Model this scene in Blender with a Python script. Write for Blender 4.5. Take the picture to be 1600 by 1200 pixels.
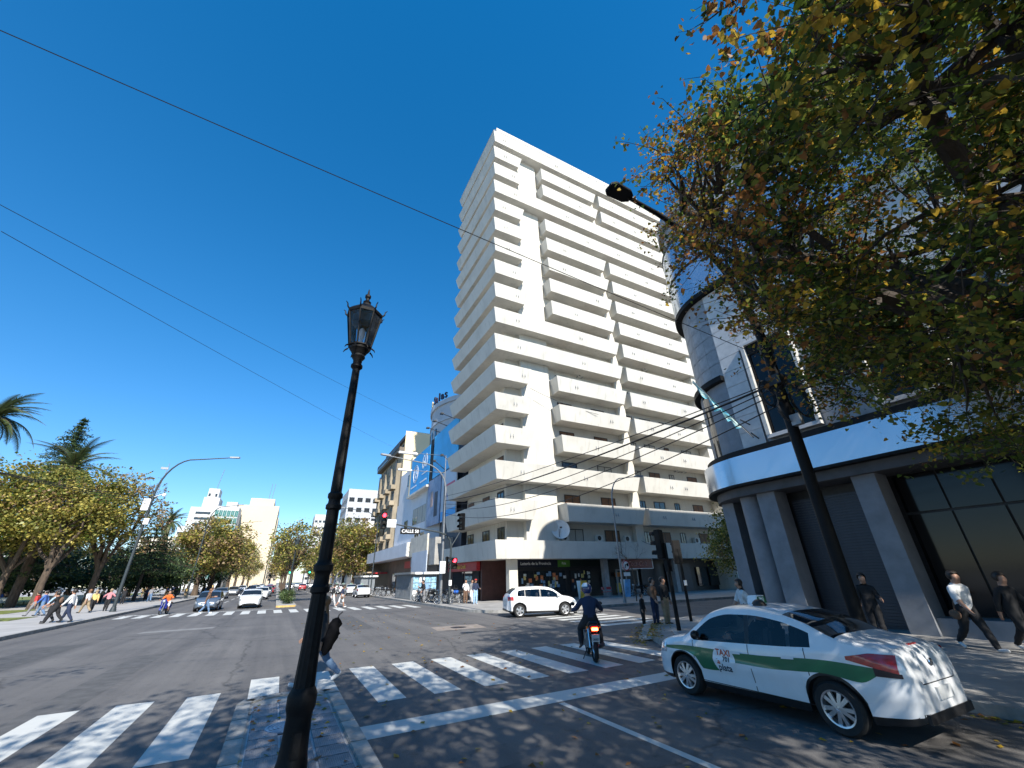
import bpy, bmesh, math, random
import numpy as np
from mathutils import Vector, Matrix
S = bpy.context.scene
COL = S.collection
for _o in list(bpy.data.objects): bpy.data.objects.remove(_o)
rad = math.radians; PI = math.pi
rng = random.Random(11)

# ---------------- camera, sky, sun, exposure ----------------
cam = bpy.data.cameras.new('camera'); camo = bpy.data.objects.new('camera', cam); COL.objects.link(camo)
YAW, PITCH, ROLL, CAMH = rad(28.37), rad(25.59), rad(-1.39), 2.02
_f = Vector((math.sin(YAW)*math.cos(PITCH), math.cos(YAW)*math.cos(PITCH), math.sin(PITCH)))
_r = Vector((math.cos(YAW), -math.sin(YAW), 0)); _u = _r.cross(_f)
_r2 = _r*math.cos(ROLL)+_u*math.sin(ROLL); _u2 = -_r*math.sin(ROLL)+_u*math.cos(ROLL)
camo.matrix_world = Matrix(((_r2.x,_u2.x,-_f.x,0),(_r2.y,_u2.y,-_f.y,0),(_r2.z,_u2.z,-_f.z,CAMH),(0,0,0,1)))
cam.sensor_width = 36; cam.lens = 627/1600*36; cam.clip_end = 3000; cam.clip_start = .05
S.camera = camo
SUN_AZ_X, SUN_EL = -0.12, 39.0          # horizontal direction to the sun is (SUN_AZ_X, -1)
w = bpy.data.worlds.new('World'); S.world = w; w.use_nodes = True
nt = w.node_tree; bg = nt.nodes['Background']
sky = nt.nodes.new('ShaderNodeTexSky'); sky.sky_type = 'NISHITA'; sky.sun_disc = False
sky.sun_elevation = rad(SUN_EL)
_saz = math.atan2(SUN_AZ_X, -1.0)       # clockwise from +Y
sky.sun_rotation = _saz
sky.air_density = 1.0; sky.dust_density = 0.0; sky.ozone_density = 6.0
hs = nt.nodes.new('ShaderNodeHueSaturation'); hs.inputs['Saturation'].default_value = 1.28; hs.inputs['Hue'].default_value = .504; nt.links.new(sky.outputs[0], hs.inputs['Color'])
gm = nt.nodes.new('ShaderNodeGamma'); gm.inputs[1].default_value = .82; nt.links.new(hs.outputs[0], gm.inputs[0])
nt.links.new(gm.outputs[0], bg.inputs[0]); bg.inputs[1].default_value = 0.15
sl = bpy.data.lights.new('sun', 'SUN'); so = bpy.data.objects.new('sun', sl); COL.objects.link(so)
sl.energy = 4.6; sl.angle = rad(0.53); sl.color = (1, .955, .87)
_d = Vector((SUN_AZ_X, -1, 0)).normalized()*math.cos(rad(SUN_EL)); _d.z = math.sin(rad(SUN_EL))
so.rotation_euler = _d.to_track_quat('Z', 'Y').to_euler(); so.location = (0, -30, 60)
S.view_settings.view_transform = 'Standard'; S.view_settings.look = 'None'
S.view_settings.gamma = 1; S.view_settings.use_curve_mapping = False
S.view_settings.exposure = 0.84
S.cycles.max_bounces = 6; S.cycles.diffuse_bounces = 3; S.cycles.glossy_bounces = 3; S.cycles.transparent_max_bounces = 8

# ---------------- helpers ----------------
ORD=('first','second','third','fourth','fifth','sixth','seventh','eighth','ninth')
class MB:
    def __init__(s): s.v=[]; s.f=[]; s.m=[]
    def add(s, vs, fs, m=0):
        b=len(s.v); s.v.extend(tuple(map(float,p)) for p in vs)
        s.f.extend(tuple(i+b for i in f) for f in fs); s.m.extend([m]*len(fs)); return s
    def box(s,x0,x1,y0,y1,z0,z1,m=0):
        return s.add([(x0,y0,z0),(x1,y0,z0),(x1,y1,z0),(x0,y1,z0),(x0,y0,z1),(x1,y0,z1),(x1,y1,z1),(x0,y1,z1)],
          [(0,3,2,1),(4,5,6,7),(0,1,5,4),(1,2,6,5),(2,3,7,6),(3,0,4,7)],m)
    def cbox(s,c,d,rz=0,m=0,rx=0,ry=0):
        M=Matrix.Rotation(rz,3,'Z')@Matrix.Rotation(ry,3,'Y')@Matrix.Rotation(rx,3,'X'); c=Vector(c)
        vs=[c+M@Vector((sx*d[0]/2,sy*d[1]/2,sz*d[2]/2)) for sz in (-1,1) for sx,sy in ((-1,-1),(1,-1),(1,1),(-1,1))]
        return s.add(vs,[(0,3,2,1),(4,5,6,7),(0,1,5,4),(1,2,6,5),(2,3,7,6),(3,0,4,7)],m)
    def prism(s,poly,z0,z1,m=0,ax='z'):
        n=len(poly)
        f={'z':lambda a,b,c:(a,b,c),'x':lambda a,b,c:(c,a,b),'y':lambda a,b,c:(a,c,b)}[ax]
        vs=[f(a,b,z0) for a,b in poly]+[f(a,b,z1) for a,b in poly]
        return s.add(vs,[tuple(range(n))[::-1],tuple(range(n,2*n))]+[(i,(i+1)%n,n+(i+1)%n,n+i) for i in range(n)],m)
    def tube(s,pts,rr,n=8,m=0,cap=True):
        pts=[Vector(p) for p in pts]
        if not hasattr(rr,'__len__'): rr=[rr]*len(pts)
        vs=[]; N=len(pts); up=None
        for i,p in enumerate(pts):
            t=(pts[min(i+1,N-1)]-pts[max(i-1,0)])
            t=t.normalized() if t.length>1e-9 else Vector((0,0,1))
            if up is None:
                up=Vector((1,0,0)) if abs(t.x)<.9 else Vector((0,1,0))
            a=(up-t*up.dot(t)).normalized(); up=a; b=t.cross(a)
            for k in range(n):
                an=2*PI*k/n; vs.append(p+(a*math.cos(an)+b*math.sin(an))*rr[i])
        fs=[(i*n+k,i*n+(k+1)%n,(i+1)*n+(k+1)%n,(i+1)*n+k) for i in range(N-1) for k in range(n)]
        if cap: fs+=[tuple(range(n))[::-1],tuple((N-1)*n+k for k in range(n))]
        return s.add(vs,fs,m)
    def lathe(s,prof,n=24,c=(0,0,0),m=0,ax='z',ph=0,cap=True):
        vs=[]; N=len(prof)
        for r,z in prof:
            for k in range(n):
                a=2*PI*k/n+ph; x,y=r*math.cos(a),r*math.sin(a)
                p={'z':(x,y,z),'x':(z,x,y),'y':(x,z,y)}[ax]
                vs.append((p[0]+c[0],p[1]+c[1],p[2]+c[2]))
        fs=[(i*n+k,i*n+(k+1)%n,(i+1)*n+(k+1)%n,(i+1)*n+k) for i in range(N-1) for k in range(n)]
        if cap: fs+=[tuple(range(n))[::-1],tuple((N-1)*n+k for k in range(n))]
        return s.add(vs,fs,m)
    def sphere(s,c,r,n=10,m=0,sc=(1,1,1)):
        vs=[];k=n//2+1
        for i in range(k+1):
            t=PI*i/k
            for j in range(n):
                a=2*PI*j/n; vs.append((c[0]+r*sc[0]*math.sin(t)*math.cos(a),c[1]+r*sc[1]*math.sin(t)*math.sin(a),c[2]+r*sc[2]*math.cos(t)))
        return s.add(vs,[(i*n+j,(i+1)*n+j,(i+1)*n+(j+1)%n,i*n+(j+1)%n) for i in range(k) for j in range(n)],m)
    def grid(s,P,m=0,flip=False,wrap=False):
        nu=len(P); nv=len(P[0])
        vs=[p for row in P for p in row]
        fs=[]
        for i in range(nu-1):
            for j in range(nv if wrap else nv-1):
                q=(i*nv+j,i*nv+(j+1)%nv,(i+1)*nv+(j+1)%nv,(i+1)*nv+j); fs.append(q[::-1] if flip else q)
        return s.add(vs,fs,m)
    def mesh(s,name,mats,smooth=None,norm=True,bevel=0):
        me=bpy.data.meshes.new(name); me.from_pydata(s.v,[],s.f)
        if not isinstance(mats,(list,tuple)): mats=[mats]
        for mt in mats: me.materials.append(mt)
        if len(mats)>1: me.polygons.foreach_set('material_index',s.m)
        if norm or bevel:
            bm=bmesh.new(); bm.from_mesh(me)
            if norm:
                bmesh.ops.remove_doubles(bm,verts=bm.verts,dist=1e-5)
                bmesh.ops.recalc_face_normals(bm,faces=bm.faces)
            if bevel:
                es=[e for e in bm.edges if len(e.link_faces)==2 and e.calc_face_angle(0)>.6]
                bmesh.ops.bevel(bm,geom=es,offset=bevel,segments=2,affect='EDGES',clamp_overlap=True)
            bm.to_mesh(me); bm.free()
        if smooth:
            me.polygons.foreach_set('use_smooth',[True]*len(me.polygons))
            me.set_sharp_from_angle(angle=rad(smooth))
        me.update(); return me
    def build(s,name,mats,parent=None,smooth=None,world=True,**k):
        return link(name,s.mesh(name,mats,smooth,**k),parent,world)
def link(name,me,parent=None,world=True,loc=None,rz=0):
    o=bpy.data.objects.new(name,me); COL.objects.link(o)
    if parent is not None:
        o.parent=parent
        if world: o.matrix_parent_inverse=parent_mw(parent).inverted()
    if loc is not None: o.location=loc
    if rz: o.rotation_euler.z=rz
    return o
def parent_mw(p):
    m=Matrix.LocRotScale(p.location,p.rotation_euler,p.scale)
    return (parent_mw(p.parent)@p.matrix_parent_inverse@m) if p.parent else m
def tag(o,label,cat,group=None):
    o['label']=label; o['category']=cat
    if group: o['group']=group
    return o
def thing(name,label,cat,loc=(0,0,0),rz=0,group=None):
    o=bpy.data.objects.new(name,None); COL.objects.link(o); o.location=loc; o.rotation_euler.z=rz; o.empty_display_size=.2
    return tag(o,label,cat,group)
def struct(name,mb,mats,**k):
    o=mb.build(name,mats,**k); o['kind']='structure'; return o
def copy_tree(o,loc=None,rz=None,label=None,group=None,parent=None):
    c=o.copy(); COL.objects.link(c); c.parent=parent
    if loc is not None: c.location=loc
    if rz is not None: c.rotation_euler.z=rz
    if label: c['label']=label
    if group: c['group']=group
    for ch in o.children:
        copy_tree(ch,parent=c)
    return c
def remat(root,old,new):
    """give a copied thing its own colour through object-level material slots"""
    for o in [root]+list(root.children_recursive):
        for sl_ in o.material_slots:
            if sl_.material is old: sl_.link='OBJECT'; sl_.material=new
def text_mb(s,size=1,depth=.01,bold=0,shear=0):
    cu=bpy.data.curves.new('t','FONT'); cu.body=s; cu.size=size; cu.extrude=depth; cu.align_x='CENTER'; cu.align_y='CENTER'; cu.offset=bold; cu.shear=shear
    cu.resolution_u=3
    o=bpy.data.objects.new('t',cu); COL.objects.link(o)
    me=bpy.data.meshes.new_from_object(o.evaluated_get(bpy.context.evaluated_depsgraph_get()))
    b=MB(); b.v=[tuple(v.co) for v in me.vertices]; b.f=[tuple(p.vertices) for p in me.polygons]; b.m=[0]*len(b.f)
    bpy.data.objects.remove(o); bpy.data.meshes.remove(me); bpy.data.curves.remove(cu)
    return b
def xf(b,M):
    b.v=[tuple(M@Vector(p)) for p in b.v]; return b
def face_xf(origin,right,up):
    r=Vector(right).normalized(); u=Vector(up).normalized(); n=r.cross(u)
    return Matrix(((r.x,u.x,n.x,origin[0]),(r.y,u.y,n.y,origin[1]),(r.z,u.z,n.z,origin[2]),(0,0,0,1)))
def sag(a,b,n=16,s=.3):
    a,b=Vector(a),Vector(b); return [a.lerp(b,i/n)-Vector((0,0,s*4*(i/n)*(1-i/n))) for i in range(n+1)]

# ---------------- materials ----------------
def pm(name,c,rough=.6,var=.12,scale=4.,bump=0.,bscale=40.,metal=0.,spec=.5,coat=0.,c2=None,lo=.35,hi=.65,stretch=None,emit=None,es=0,alpha=None,trans=0):
    m=bpy.data.materials.new(name); m.use_nodes=True; t=m.node_tree; b=t.nodes['Principled BSDF']
    N=t.nodes.new; L=t.links.new
    b.inputs['Roughness'].default_value=rough; b.inputs['Metallic'].default_value=metal
    b.inputs['Specular IOR Level'].default_value=spec
    if coat: b.inputs['Coat Weight'].default_value=coat; b.inputs['Coat Roughness'].default_value=.06
    if trans: b.inputs['Transmission Weight'].default_value=trans
    if emit: b.inputs['Emission Color'].default_value=(*emit,1); b.inputs['Emission Strength'].default_value=es
    tc=N('ShaderNodeTexCoord'); mp=N('ShaderNodeMapping'); L(tc.outputs['Object'],mp.inputs[0])
    if stretch: mp.inputs['Scale'].default_value=stretch
    nz=N('ShaderNodeTexNoise'); nz.inputs['Scale'].default_value=scale; nz.inputs['Detail'].default_value=7; nz.inputs['Roughness'].default_value=.62
    L(mp.outputs[0],nz.inputs['Vector'])
    cr=N('ShaderNodeValToRGB'); L(nz.outputs[0],cr.inputs[0])
    a=c2 if c2 else tuple(x*(1-var) for x in c); bb=c if c2 else tuple(min(1,x*(1+var)) for x in c)
    cr.color_ramp.elements[0].position=lo; cr.color_ramp.elements[1].position=hi
    cr.color_ramp.elements[0].color=(*a,1); cr.color_ramp.elements[1].color=(*bb,1)
    L(cr.outputs[0],b.inputs['Base Color'])
    if bump:
        n2=N('ShaderNodeTexNoise'); n2.inputs['Scale'].default_value=bscale; n2.inputs['Detail'].default_value=4; L(mp.outputs[0],n2.inputs['Vector'])
        bp=N('ShaderNodeBump'); bp.inputs['Strength'].default_value=bump; bp.inputs['Distance'].default_value=.02
        L(n2.outputs[0],bp.inputs['Height']); L(bp.outputs[0],b.inputs['Normal'])
    return m
def leafmat(name,c,tr=.4,var=.35):
    m=bpy.data.materials.new(name); m.use_nodes=True; t=m.node_tree; t.nodes.remove(t.nodes['Principled BSDF'])
    N=t.nodes.new; L=t.links.new; out=t.nodes['Material Output']
    tc=N('ShaderNodeTexCoord'); nz=N('ShaderNodeTexNoise'); nz.inputs['Scale'].default_value=1.7; nz.inputs['Detail'].default_value=5; L(tc.outputs['Object'],nz.inputs['Vector'])
    cr=N('ShaderNodeValToRGB'); cr.color_ramp.elements[0].position=.32; cr.color_ramp.elements[1].position=.68
    cr.color_ramp.elements[0].color=(*[x*(1-var) for x in c],1); cr.color_ramp.elements[1].color=(*[x*(1+var) for x in c],1)
    L(nz.outputs[0],cr.inputs[0])
    d=N('ShaderNodeBsdfPrincipled'); d.inputs['Roughness'].default_value=.45; d.inputs['Specular IOR Level'].default_value=.35; L(cr.outputs[0],d.inputs['Base Color'])
    tl=N('ShaderNodeBsdfTranslucent'); L(cr.outputs[0],tl.inputs['Color'])
    mx=N('ShaderNodeMixShader'); mx.inputs[0].default_value=tr; L(d.outputs[0],mx.inputs[1]); L(tl.outputs[0],mx.inputs[2]); L(mx.outputs[0],out.inputs[0])
    return m
def glassmat(name,c,rough=.03,alpha=.25):
    m=bpy.data.materials.new(name); m.use_nodes=True; t=m.node_tree; t.nodes.remove(t.nodes['Principled BSDF'])
    N=t.nodes.new; L=t.links.new; out=t.nodes['Material Output']
    tr=N('ShaderNodeBsdfTransparent'); tr.inputs[0].default_value=(*c,1)
    gl=N('ShaderNodeBsdfGlossy'); gl.inputs['Roughness'].default_value=rough
    fr=N('ShaderNodeFresnel'); fr.inputs[0].default_value=1.5
    mm=N('ShaderNodeMath'); mm.operation='ADD'; mm.inputs[1].default_value=alpha*.2; L(fr.outputs[0],mm.inputs[0])
    mx=N('ShaderNodeMixShader'); L(mm.outputs[0],mx.inputs[0]); L(tr.outputs[0],mx.inputs[1]); L(gl.outputs[0],mx.inputs[2]); L(mx.outputs[0],out.inputs[0])
    return m
def asphalt_mat():
    m=bpy.data.materials.new('asphalt'); m.use_nodes=True; t=m.node_tree; b=t.nodes['Principled BSDF']; N=t.nodes.new; L=t.links.new
    tc=N('ShaderNodeTexCoord')
    def noise(sc,det=6,stretch=None):
        n=N('ShaderNodeTexNoise'); n.inputs['Scale'].default_value=sc; n.inputs['Detail'].default_value=det; n.inputs['Roughness'].default_value=.65
        if stretch:
            mp=N('ShaderNodeMapping'); mp.inputs['Scale'].default_value=stretch; L(tc.outputs['Object'],mp.inputs[0]); L(mp.outputs[0],n.inputs['Vector'])
        else: L(tc.outputs['Object'],n.inputs['Vector'])
        return n
    def ramp(n,a,c0,bb,c1):
        r=N('ShaderNodeValToRGB'); r.color_ramp.elements[0].position=a; r.color_ramp.elements[1].position=bb
        r.color_ramp.elements[0].color=(*c0,1); r.color_ramp.elements[1].color=(*c1,1); L(n.outputs[0],r.inputs[0]); return r
    def mul(a,bn,f=1):
        x=N('ShaderNodeMix'); x.data_type='RGBA'; x.blend_type='MULTIPLY'; x.inputs[0].default_value=f; L(a.outputs[0] if a.type!='MIX' else a.outputs[2],x.inputs[6]); L(bn.outputs[0],x.inputs[7]); return x
    base=ramp(noise(.35),.3,(.108,.104,.104),.7,(.150,.143,.139))
    wear=ramp(noise(1.,4,(1.1,.03,1)),.35,(.74,.74,.75),.65,(1.12,1.11,1.09))
    grit=ramp(noise(70,3),.3,(.66,.66,.66),.72,(1.35,1.34,1.32))
    spots=ramp(noise(5,4),.30,(.62,.62,.63),.44,(1,1,1))
    x=mul(mul(mul(base,wear),grit),spots,.8)
    # hairline cracks
    v=N('ShaderNodeTexVoronoi'); v.feature='DISTANCE_TO_EDGE'; v.inputs['Scale'].default_value=.22
    wn=noise(1.6,5); ad=N('ShaderNodeMix'); ad.data_type='VECTOR'; ad.inputs[0].default_value=.35; L(tc.outputs['Object'],ad.inputs[4]); L(wn.outputs[1],ad.inputs[5]); L(ad.outputs[1],v.inputs['Vector'])
    cr=N('ShaderNodeValToRGB'); cr.color_ramp.elements[0].position=.0015; cr.color_ramp.elements[1].position=.006; cr.color_ramp.elements[0].color=(.55,.55,.55,1); L(v.outputs['Distance'],cr.inputs[0])
    x=mul(x,cr,.85)
    L(x.outputs[2],b.inputs['Base Color']); b.inputs['Roughness'].default_value=.8; b.inputs['Specular IOR Level'].default_value=.35
    bn=noise(90,3); bp=N('ShaderNodeBump'); bp.inputs['Strength'].default_value=.45; bp.inputs['Distance'].default_value=.01; L(bn.outputs[0],bp.inputs['Height']); L(bp.outputs[0],b.inputs['Normal'])
    return m
def paint_mat():
    m=pm('road_paint',(.52,.52,.49),.7,.1,3,bump=.2,bscale=80); t=m.node_tree; b=t.nodes['Principled BSDF']; N=t.nodes.new; L=t.links.new
    tc=N('ShaderNodeTexCoord'); n=N('ShaderNodeTexNoise'); n.inputs['Scale'].default_value=14; n.inputs['Detail'].default_value=8; n.inputs['Roughness'].default_value=.75; L(tc.outputs['Object'],n.inputs['Vector'])
    r=N('ShaderNodeValToRGB'); r.color_ramp.elements[0].position=.30; r.color_ramp.elements[1].position=.40; r.color_ramp.elements[0].color=(.12,.115,.115,1); r.color_ramp.elements[1].color=(.52,.52,.49,1)
    L(n.outputs[0],r.inputs[0])
    src=b.inputs['Base Color'].links[0].from_socket
    x=N('ShaderNodeMix'); x.data_type='RGBA'; x.inputs[0].default_value=.72; L(src,x.inputs[6]); L(r.outputs[0],x.inputs[7]); L(x.outputs[2],b.inputs['Base Color'])
    return m
def streaky(name,c,d):
    # painted render with faint rain streaks and blotchy repainting
    m=pm(name,c,.82,.04,.4,bump=.1,bscale=12); t=m.node_tree; b=t.nodes['Principled BSDF']; N=t.nodes.new; L=t.links.new
    tc=N('ShaderNodeTexCoord'); src=b.inputs['Base Color'].links[0].from_socket
    for sc,st,lo,hi,f in ((1.0,(2.6,2.6,.22),.56,.74,.55),(.5,(1,1,1),.5,.7,.35),(9,(1,1,.5),.62,.72,.3)):
        mp=N('ShaderNodeMapping'); mp.inputs['Scale'].default_value=st; L(tc.outputs['Object'],mp.inputs[0]); n=N('ShaderNodeTexNoise'); n.inputs['Scale'].default_value=sc; n.inputs['Detail'].default_value=6; L(mp.outputs[0],n.inputs['Vector'])
        r=N('ShaderNodeMapRange'); r.inputs[1].default_value=lo; r.inputs[2].default_value=hi; r.inputs[4].default_value=f; L(n.outputs[0],r.inputs[0])
        x=N('ShaderNodeMix'); x.data_type='RGBA'; L(r.outputs[0],x.inputs[0]); L(src,x.inputs[6]); x.inputs[7].default_value=(*d,1); src=x.outputs[2]
    L(src,b.inputs['Base Color']); return m
M_ASPH=asphalt_mat(); M_PAINT=paint_mat()
M_SHOPG=pm('shop_glass',(.006,.006,.007),.09,.3,2,spec=.35)
M_CONC=pm('concrete',(.33,.32,.30),.85,.18,1.5,bump=.25,bscale=30)
M_WALK=pm('pavement',(.30,.285,.265),.85,.2,.8,bump=.2,bscale=25)
M_PLAZA=pm('plaza_pavement',(.36,.345,.33),.85,.12,.5,bump=.15)
M_KERB=pm('kerb_stone',(.27,.26,.24),.8,.3,2.5,bump=.3,bscale=20)
M_YELLOW=pm('yellow_kerb_paint',(.55,.36,.12),.75,.25,4)
M_WHITE=streaky('white_render',(.585,.555,.49),(.42,.39,.33))
M_WHITE2=streaky('balcony_render',(.58,.556,.50),(.38,.36,.315))
M_DARK=pm('dark_metal',(.02,.02,.022),.5,.3,6)
M_BLACK=pm('black_paint',(.004,.004,.0045),.6,.4,12,bump=.15,bscale=30,spec=.22)
M_RUB=pm('rubber',(.015,.015,.015),.85,.2,10)
M_GREY=pm('grey_metal',(.28,.29,.30),.45,.1,5,metal=.4)
M_POLE=pm('galvanised_pole',(.22,.23,.24),.5,.15,4,metal=.5)
M_POLED=pm('dark_green_pole',(.03,.04,.045),.5,.2,4)
M_CHROME=pm('chrome',(.7,.7,.72),.18,.05,5,metal=1)
M_ALLOY=pm('alloy',(.62,.63,.65),.3,.08,8,metal=.85)
M_PANE=pm('window_pane',(.025,.03,.035),.06,.2,2,spec=.9)
M_PANE2=pm('blue_pane',(.04,.09,.14),.05,.2,1,spec=1)
M_WOOD=pm('wood_blind',(.16,.075,.035),.6,.3,3,stretch=(1,1,12))
M_BLIND=pm('pale_blind',(.45,.42,.36),.7,.12,4,stretch=(1,1,14))
M_STONE=pm('stone_panel',(.58,.565,.55),.55,.22,1.6,bump=.12,bscale=50,c2=(.44,.43,.425))
M_STONED=pm('dark_stone_panel',(.27,.275,.285),.5,.2,2.2,bump=.1,bscale=50)
M_ALU=pm('white_aluminium_band',(.50,.55,.62),.18,.04,.6,metal=.75)
M_COLM=pm('grey_column',(.20,.21,.23),.6,.15,1.5,bump=.1)
M_SHUT=pm('shutter_metal',(.045,.05,.062),.45,.15,3,metal=.5)
M_RED=pm('red_sign',(.42,.02,.025),.45,.1,4)
M_MAROON=pm('maroon_wall',(.065,.024,.02),.5,.2,3)
M_BEIGE=pm('beige_render',(.36,.30,.215),.85,.18,.4,bump=.15,bscale=8,c2=(.25,.205,.145))
M_CREAM=pm('cream_render',(.78,.63,.40),.85,.08,.15)
M_BLUEBB=pm('blue_banner',(.02,.32,.72),.5,.04,.3)
M_BLUEB2=pm('blue_banner_pale',(.06,.42,.78),.5,.12,.25)
M_PRINT=pm('printed_banner',(.30,.38,.52),.5,.5,.35,c2=(.06,.09,.20))
M_PRINT2=pm('pale_printed_banner',(.45,.50,.58),.5,.15,.25)
M_WPAINT=pm('white_sign_paint',(.8,.8,.8),.5,.03,3)
M_GRASS=pm('grass',(.13,.15,.03),.9,.5,3,bump=.4,bscale=60)
M_BARK=pm('bark',(.085,.06,.042),.9,.45,5,bump=.8,bscale=14,stretch=(1,1,.35))
M_BARKD=pm('dark_bark',(.045,.034,.026),.9,.4,6,bump=.8,bscale=18,stretch=(1,1,.4))
M_WIRE=pm('wire',(.012,.012,.013),.6,.1,2)
M_SKIN=pm('skin',(.36,.20,.135),.55,.08,6); M_HAIRB=pm('brown_hair',(.16,.075,.03),.5,.35,30,stretch=(1,1,.15)); M_HAIRD=pm('dark_hair',(.018,.013,.01),.5,.3,30)
# ---------------- ground, roads, pavements ----------------
struct('ground',MB().box(-900,900,-300,1500,-.6,-.03),pm('far_ground',(.2,.2,.18),.9,.2,.1))
struct('road',MB().add([(-10.2,-70,0),(12.2,-70,0),(12.2,420,0),(-10.2,420,0)],[(0,1,2,3)]).add([(9,13,.0),(140,13,.0),(140,25,.0),(9,25,.0)],[(0,1,2,3)]) if False else
       MB().add([(-10.2,-70,0),(140,-70,0),(140,420,0),(-10.2,420,0)],[(0,1,2,3)]),M_ASPH)
def arc(cx,cy,r,a0,a1,n=10): return [(cx+r*math.cos(rad(a0+(a1-a0)*i/n)),cy+r*math.sin(rad(a0+(a1-a0)*i/n))) for i in range(n+1)]
def slab(name,outline,matl,kw=.16,h=.15,kerbside=None,kmat=None):
    """raised pavement: polygon outline (ccw); the part of it listed in kerbside gets a kerb strip"""
    o=struct(name,MB().prism(outline,-.02,h),matl)
    if kerbside:
        b=MB(); pts=[Vector((*p,0)) for p in kerbside]; prev=None
        L=[];R_=[]
        for i,p in enumerate(pts):
            t=(pts[min(i+1,len(pts)-1)]-pts[max(i-1,0)]).normalized(); n=Vector((-t.y,t.x,0))
            L.append(p-n*.012); R_.append(p+n*kw)
        for i in range(len(pts)-1):
            a,b2,c,d=L[i],L[i+1],R_[i+1],R_[i]
            b.add([(a.x,a.y,-.01),(b2.x,b2.y,-.01),(c.x,c.y,-.01),(d.x,d.y,-.01),(a.x,a.y,h+.008),(b2.x,b2.y,h+.008),(c.x,c.y,h+.008),(d.x,d.y,h+.008)],
                  [(0,1,5,4),(4,5,6,7),(2,3,7,6)])
        b.build('kerb',kmat or M_KERB,o)
    return o
plz=slab('plaza_pavement',[(-140,-70),(-10,-70),(-10,420),(-140,420)],M_PLAZA,kerbside=[(-10,-70+10*i) for i in range(50)])
ne_k=[(140,24.2),(60,24.2),(15.2,24.2)]+arc(15.2,28.2,4,270,180)[1:]+[(11.2,60),(11.6,120),(11.6,420)]
slab('pavement',ne_k+[(140,420)],M_WALK,kerbside=ne_k[::-1])
se_k=[(9.7,-70),(9.7,0),(9.7,7.6)]+arc(14.9,7.6,5.2,180,140,5)[1:]+[(12.2,13.0),(14.4,14.9),(18,15.3),(60,15.3),(140,15.3)]
slab('pavement',[(140,-70)]+se_k[::-1] if False else se_k+[(140,-70)],M_WALK,kerbside=se_k[::-1])
# pedestrian ramp edge on the corner
struct('kerb_ramp',MB().add([(11.0,11.9,.004),(12.4,13.4,.004),(13.3,12.5,.165),(11.9,11.0,.165)],[(0,1,2,3)]),M_CONC)
# medians
def median(name,x0,x1,y0,y1,nose,matl):
    xm=(x0+x1)/2; r=(x1-x0)/2
    if nose>0: ol=[(x0,y0),(x1,y0)]+[(xm+r*math.cos(rad(a)),y1+.55*r*math.sin(rad(a))) for a in range(0,181,12)]
    else: ol=[(x1,y1),(x0,y1)]+[(xm-r*math.cos(rad(a)),y0-.35*r*math.sin(rad(a))) for a in range(0,181,12)]
    return struct(name,MB().prism(ol,-.02,.13),matl),ol
mo,ol=median('median_strip',-.22,1.42,-40,9.75,1,M_CONC)
# kerb stones around the near median
kst=MB().box(-.11,.11,-.47,.47,0,.155).mesh('kerb_stone',M_KERB,bevel=.012)
for s,x in ((1,-.11),(-1,1.31)):
    for i in range(14): link('kerb_stone',kst,mo,loc=(x,9.2-.95*i,0))
for a in range(18,171,24):
    xm,r=.6,.82-.11
    link('kerb_stone',MB().box(-.11,.11,-.16,.16,0,.154).mesh('kerb_stone',M_KERB,bevel=.012),mo,loc=(xm+(r)*math.cos(rad(a)),9.75+(.55*.82-.08)*math.sin(rad(a)),0),rz=rad(a)*.999)
def tile_mat():
    m=pm('ribbed_tile',(.20,.20,.215),.7,.25,2.5); t=m.node_tree; b=t.nodes['Principled BSDF']; N=t.nodes.new; L=t.links.new
    tc=N('ShaderNodeTexCoord'); wv=N('ShaderNodeTexWave'); wv.inputs['Scale'].default_value=14; wv.bands_direction='X'; L(tc.outputs['Object'],wv.inputs['Vector'])
    bp=N('ShaderNodeBump'); bp.inputs['Strength'].default_value=.5; bp.inputs['Distance'].default_value=.006; L(wv.outputs[0],bp.inputs['Height']); L(bp.outputs[0],b.inputs['Normal']); return m
M_TILE=tile_mat()
M_TILEB=pm('tile_joint_mortar',(.40,.41,.43),.9,.2,3)
tl=MB().box(-.176,.176,-.176,.176,0,.02).mesh('tile',M_TILE,bevel=.005)
MB().box(.03,1.17,-3.6,9.5,.125,.139).build('mortar_bed',M_TILEB,mo)
for i in range(3):
    for j in range(17):
        y=9.28-j*.372
        if i==1 and j in (3,4): continue
        link('tile',tl,mo,loc=(.03+.19+.38*i,y,.133+rng.uniform(-.002,.003)))
# round cast iron cover set in the median
mc=thing('manhole_cover','round ribbed cast iron cover set in the tiled median','cover',(.5,7.98,.139))
b=MB().box(-.30,.30,-.30,.30,0,.012); b.build('frame',M_DARK,mc,world=False)
b=MB()
for k in range(5):
    r=.05+.05*k; b.lathe([(r-.016,.012),(r-.016,.022),(r+.016,.022),(r+.016,.012)],28,cap=False)
b.lathe([(.001,.016),(.27,.016),(.275,.012)],28,cap=False)
b.build('lid',pm('blue_cast_iron',(.13,.19,.28),.35,.2,8,metal=.6),mc,world=False)
# far median with planting
mo2,ol2=median('median_strip',.35,1.95,45.2,400,-1,M_CONC)
b=MB()
for i in range(len(ol2)-3):
    if i<2: continue
    (ax,ay),(bx,by)=ol2[i],ol2[i+1]
    b.add([(ax,ay-.02,0),(bx,by-.02,0),(bx,by-.02,.13),(ax,ay-.02,.13),(ax,ay+.3,.136),(bx,by+.3,.136)],[(0,1,2,3),(3,2,5,4)])
b.build('painted_kerb',M_YELLOW,mo2)
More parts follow.
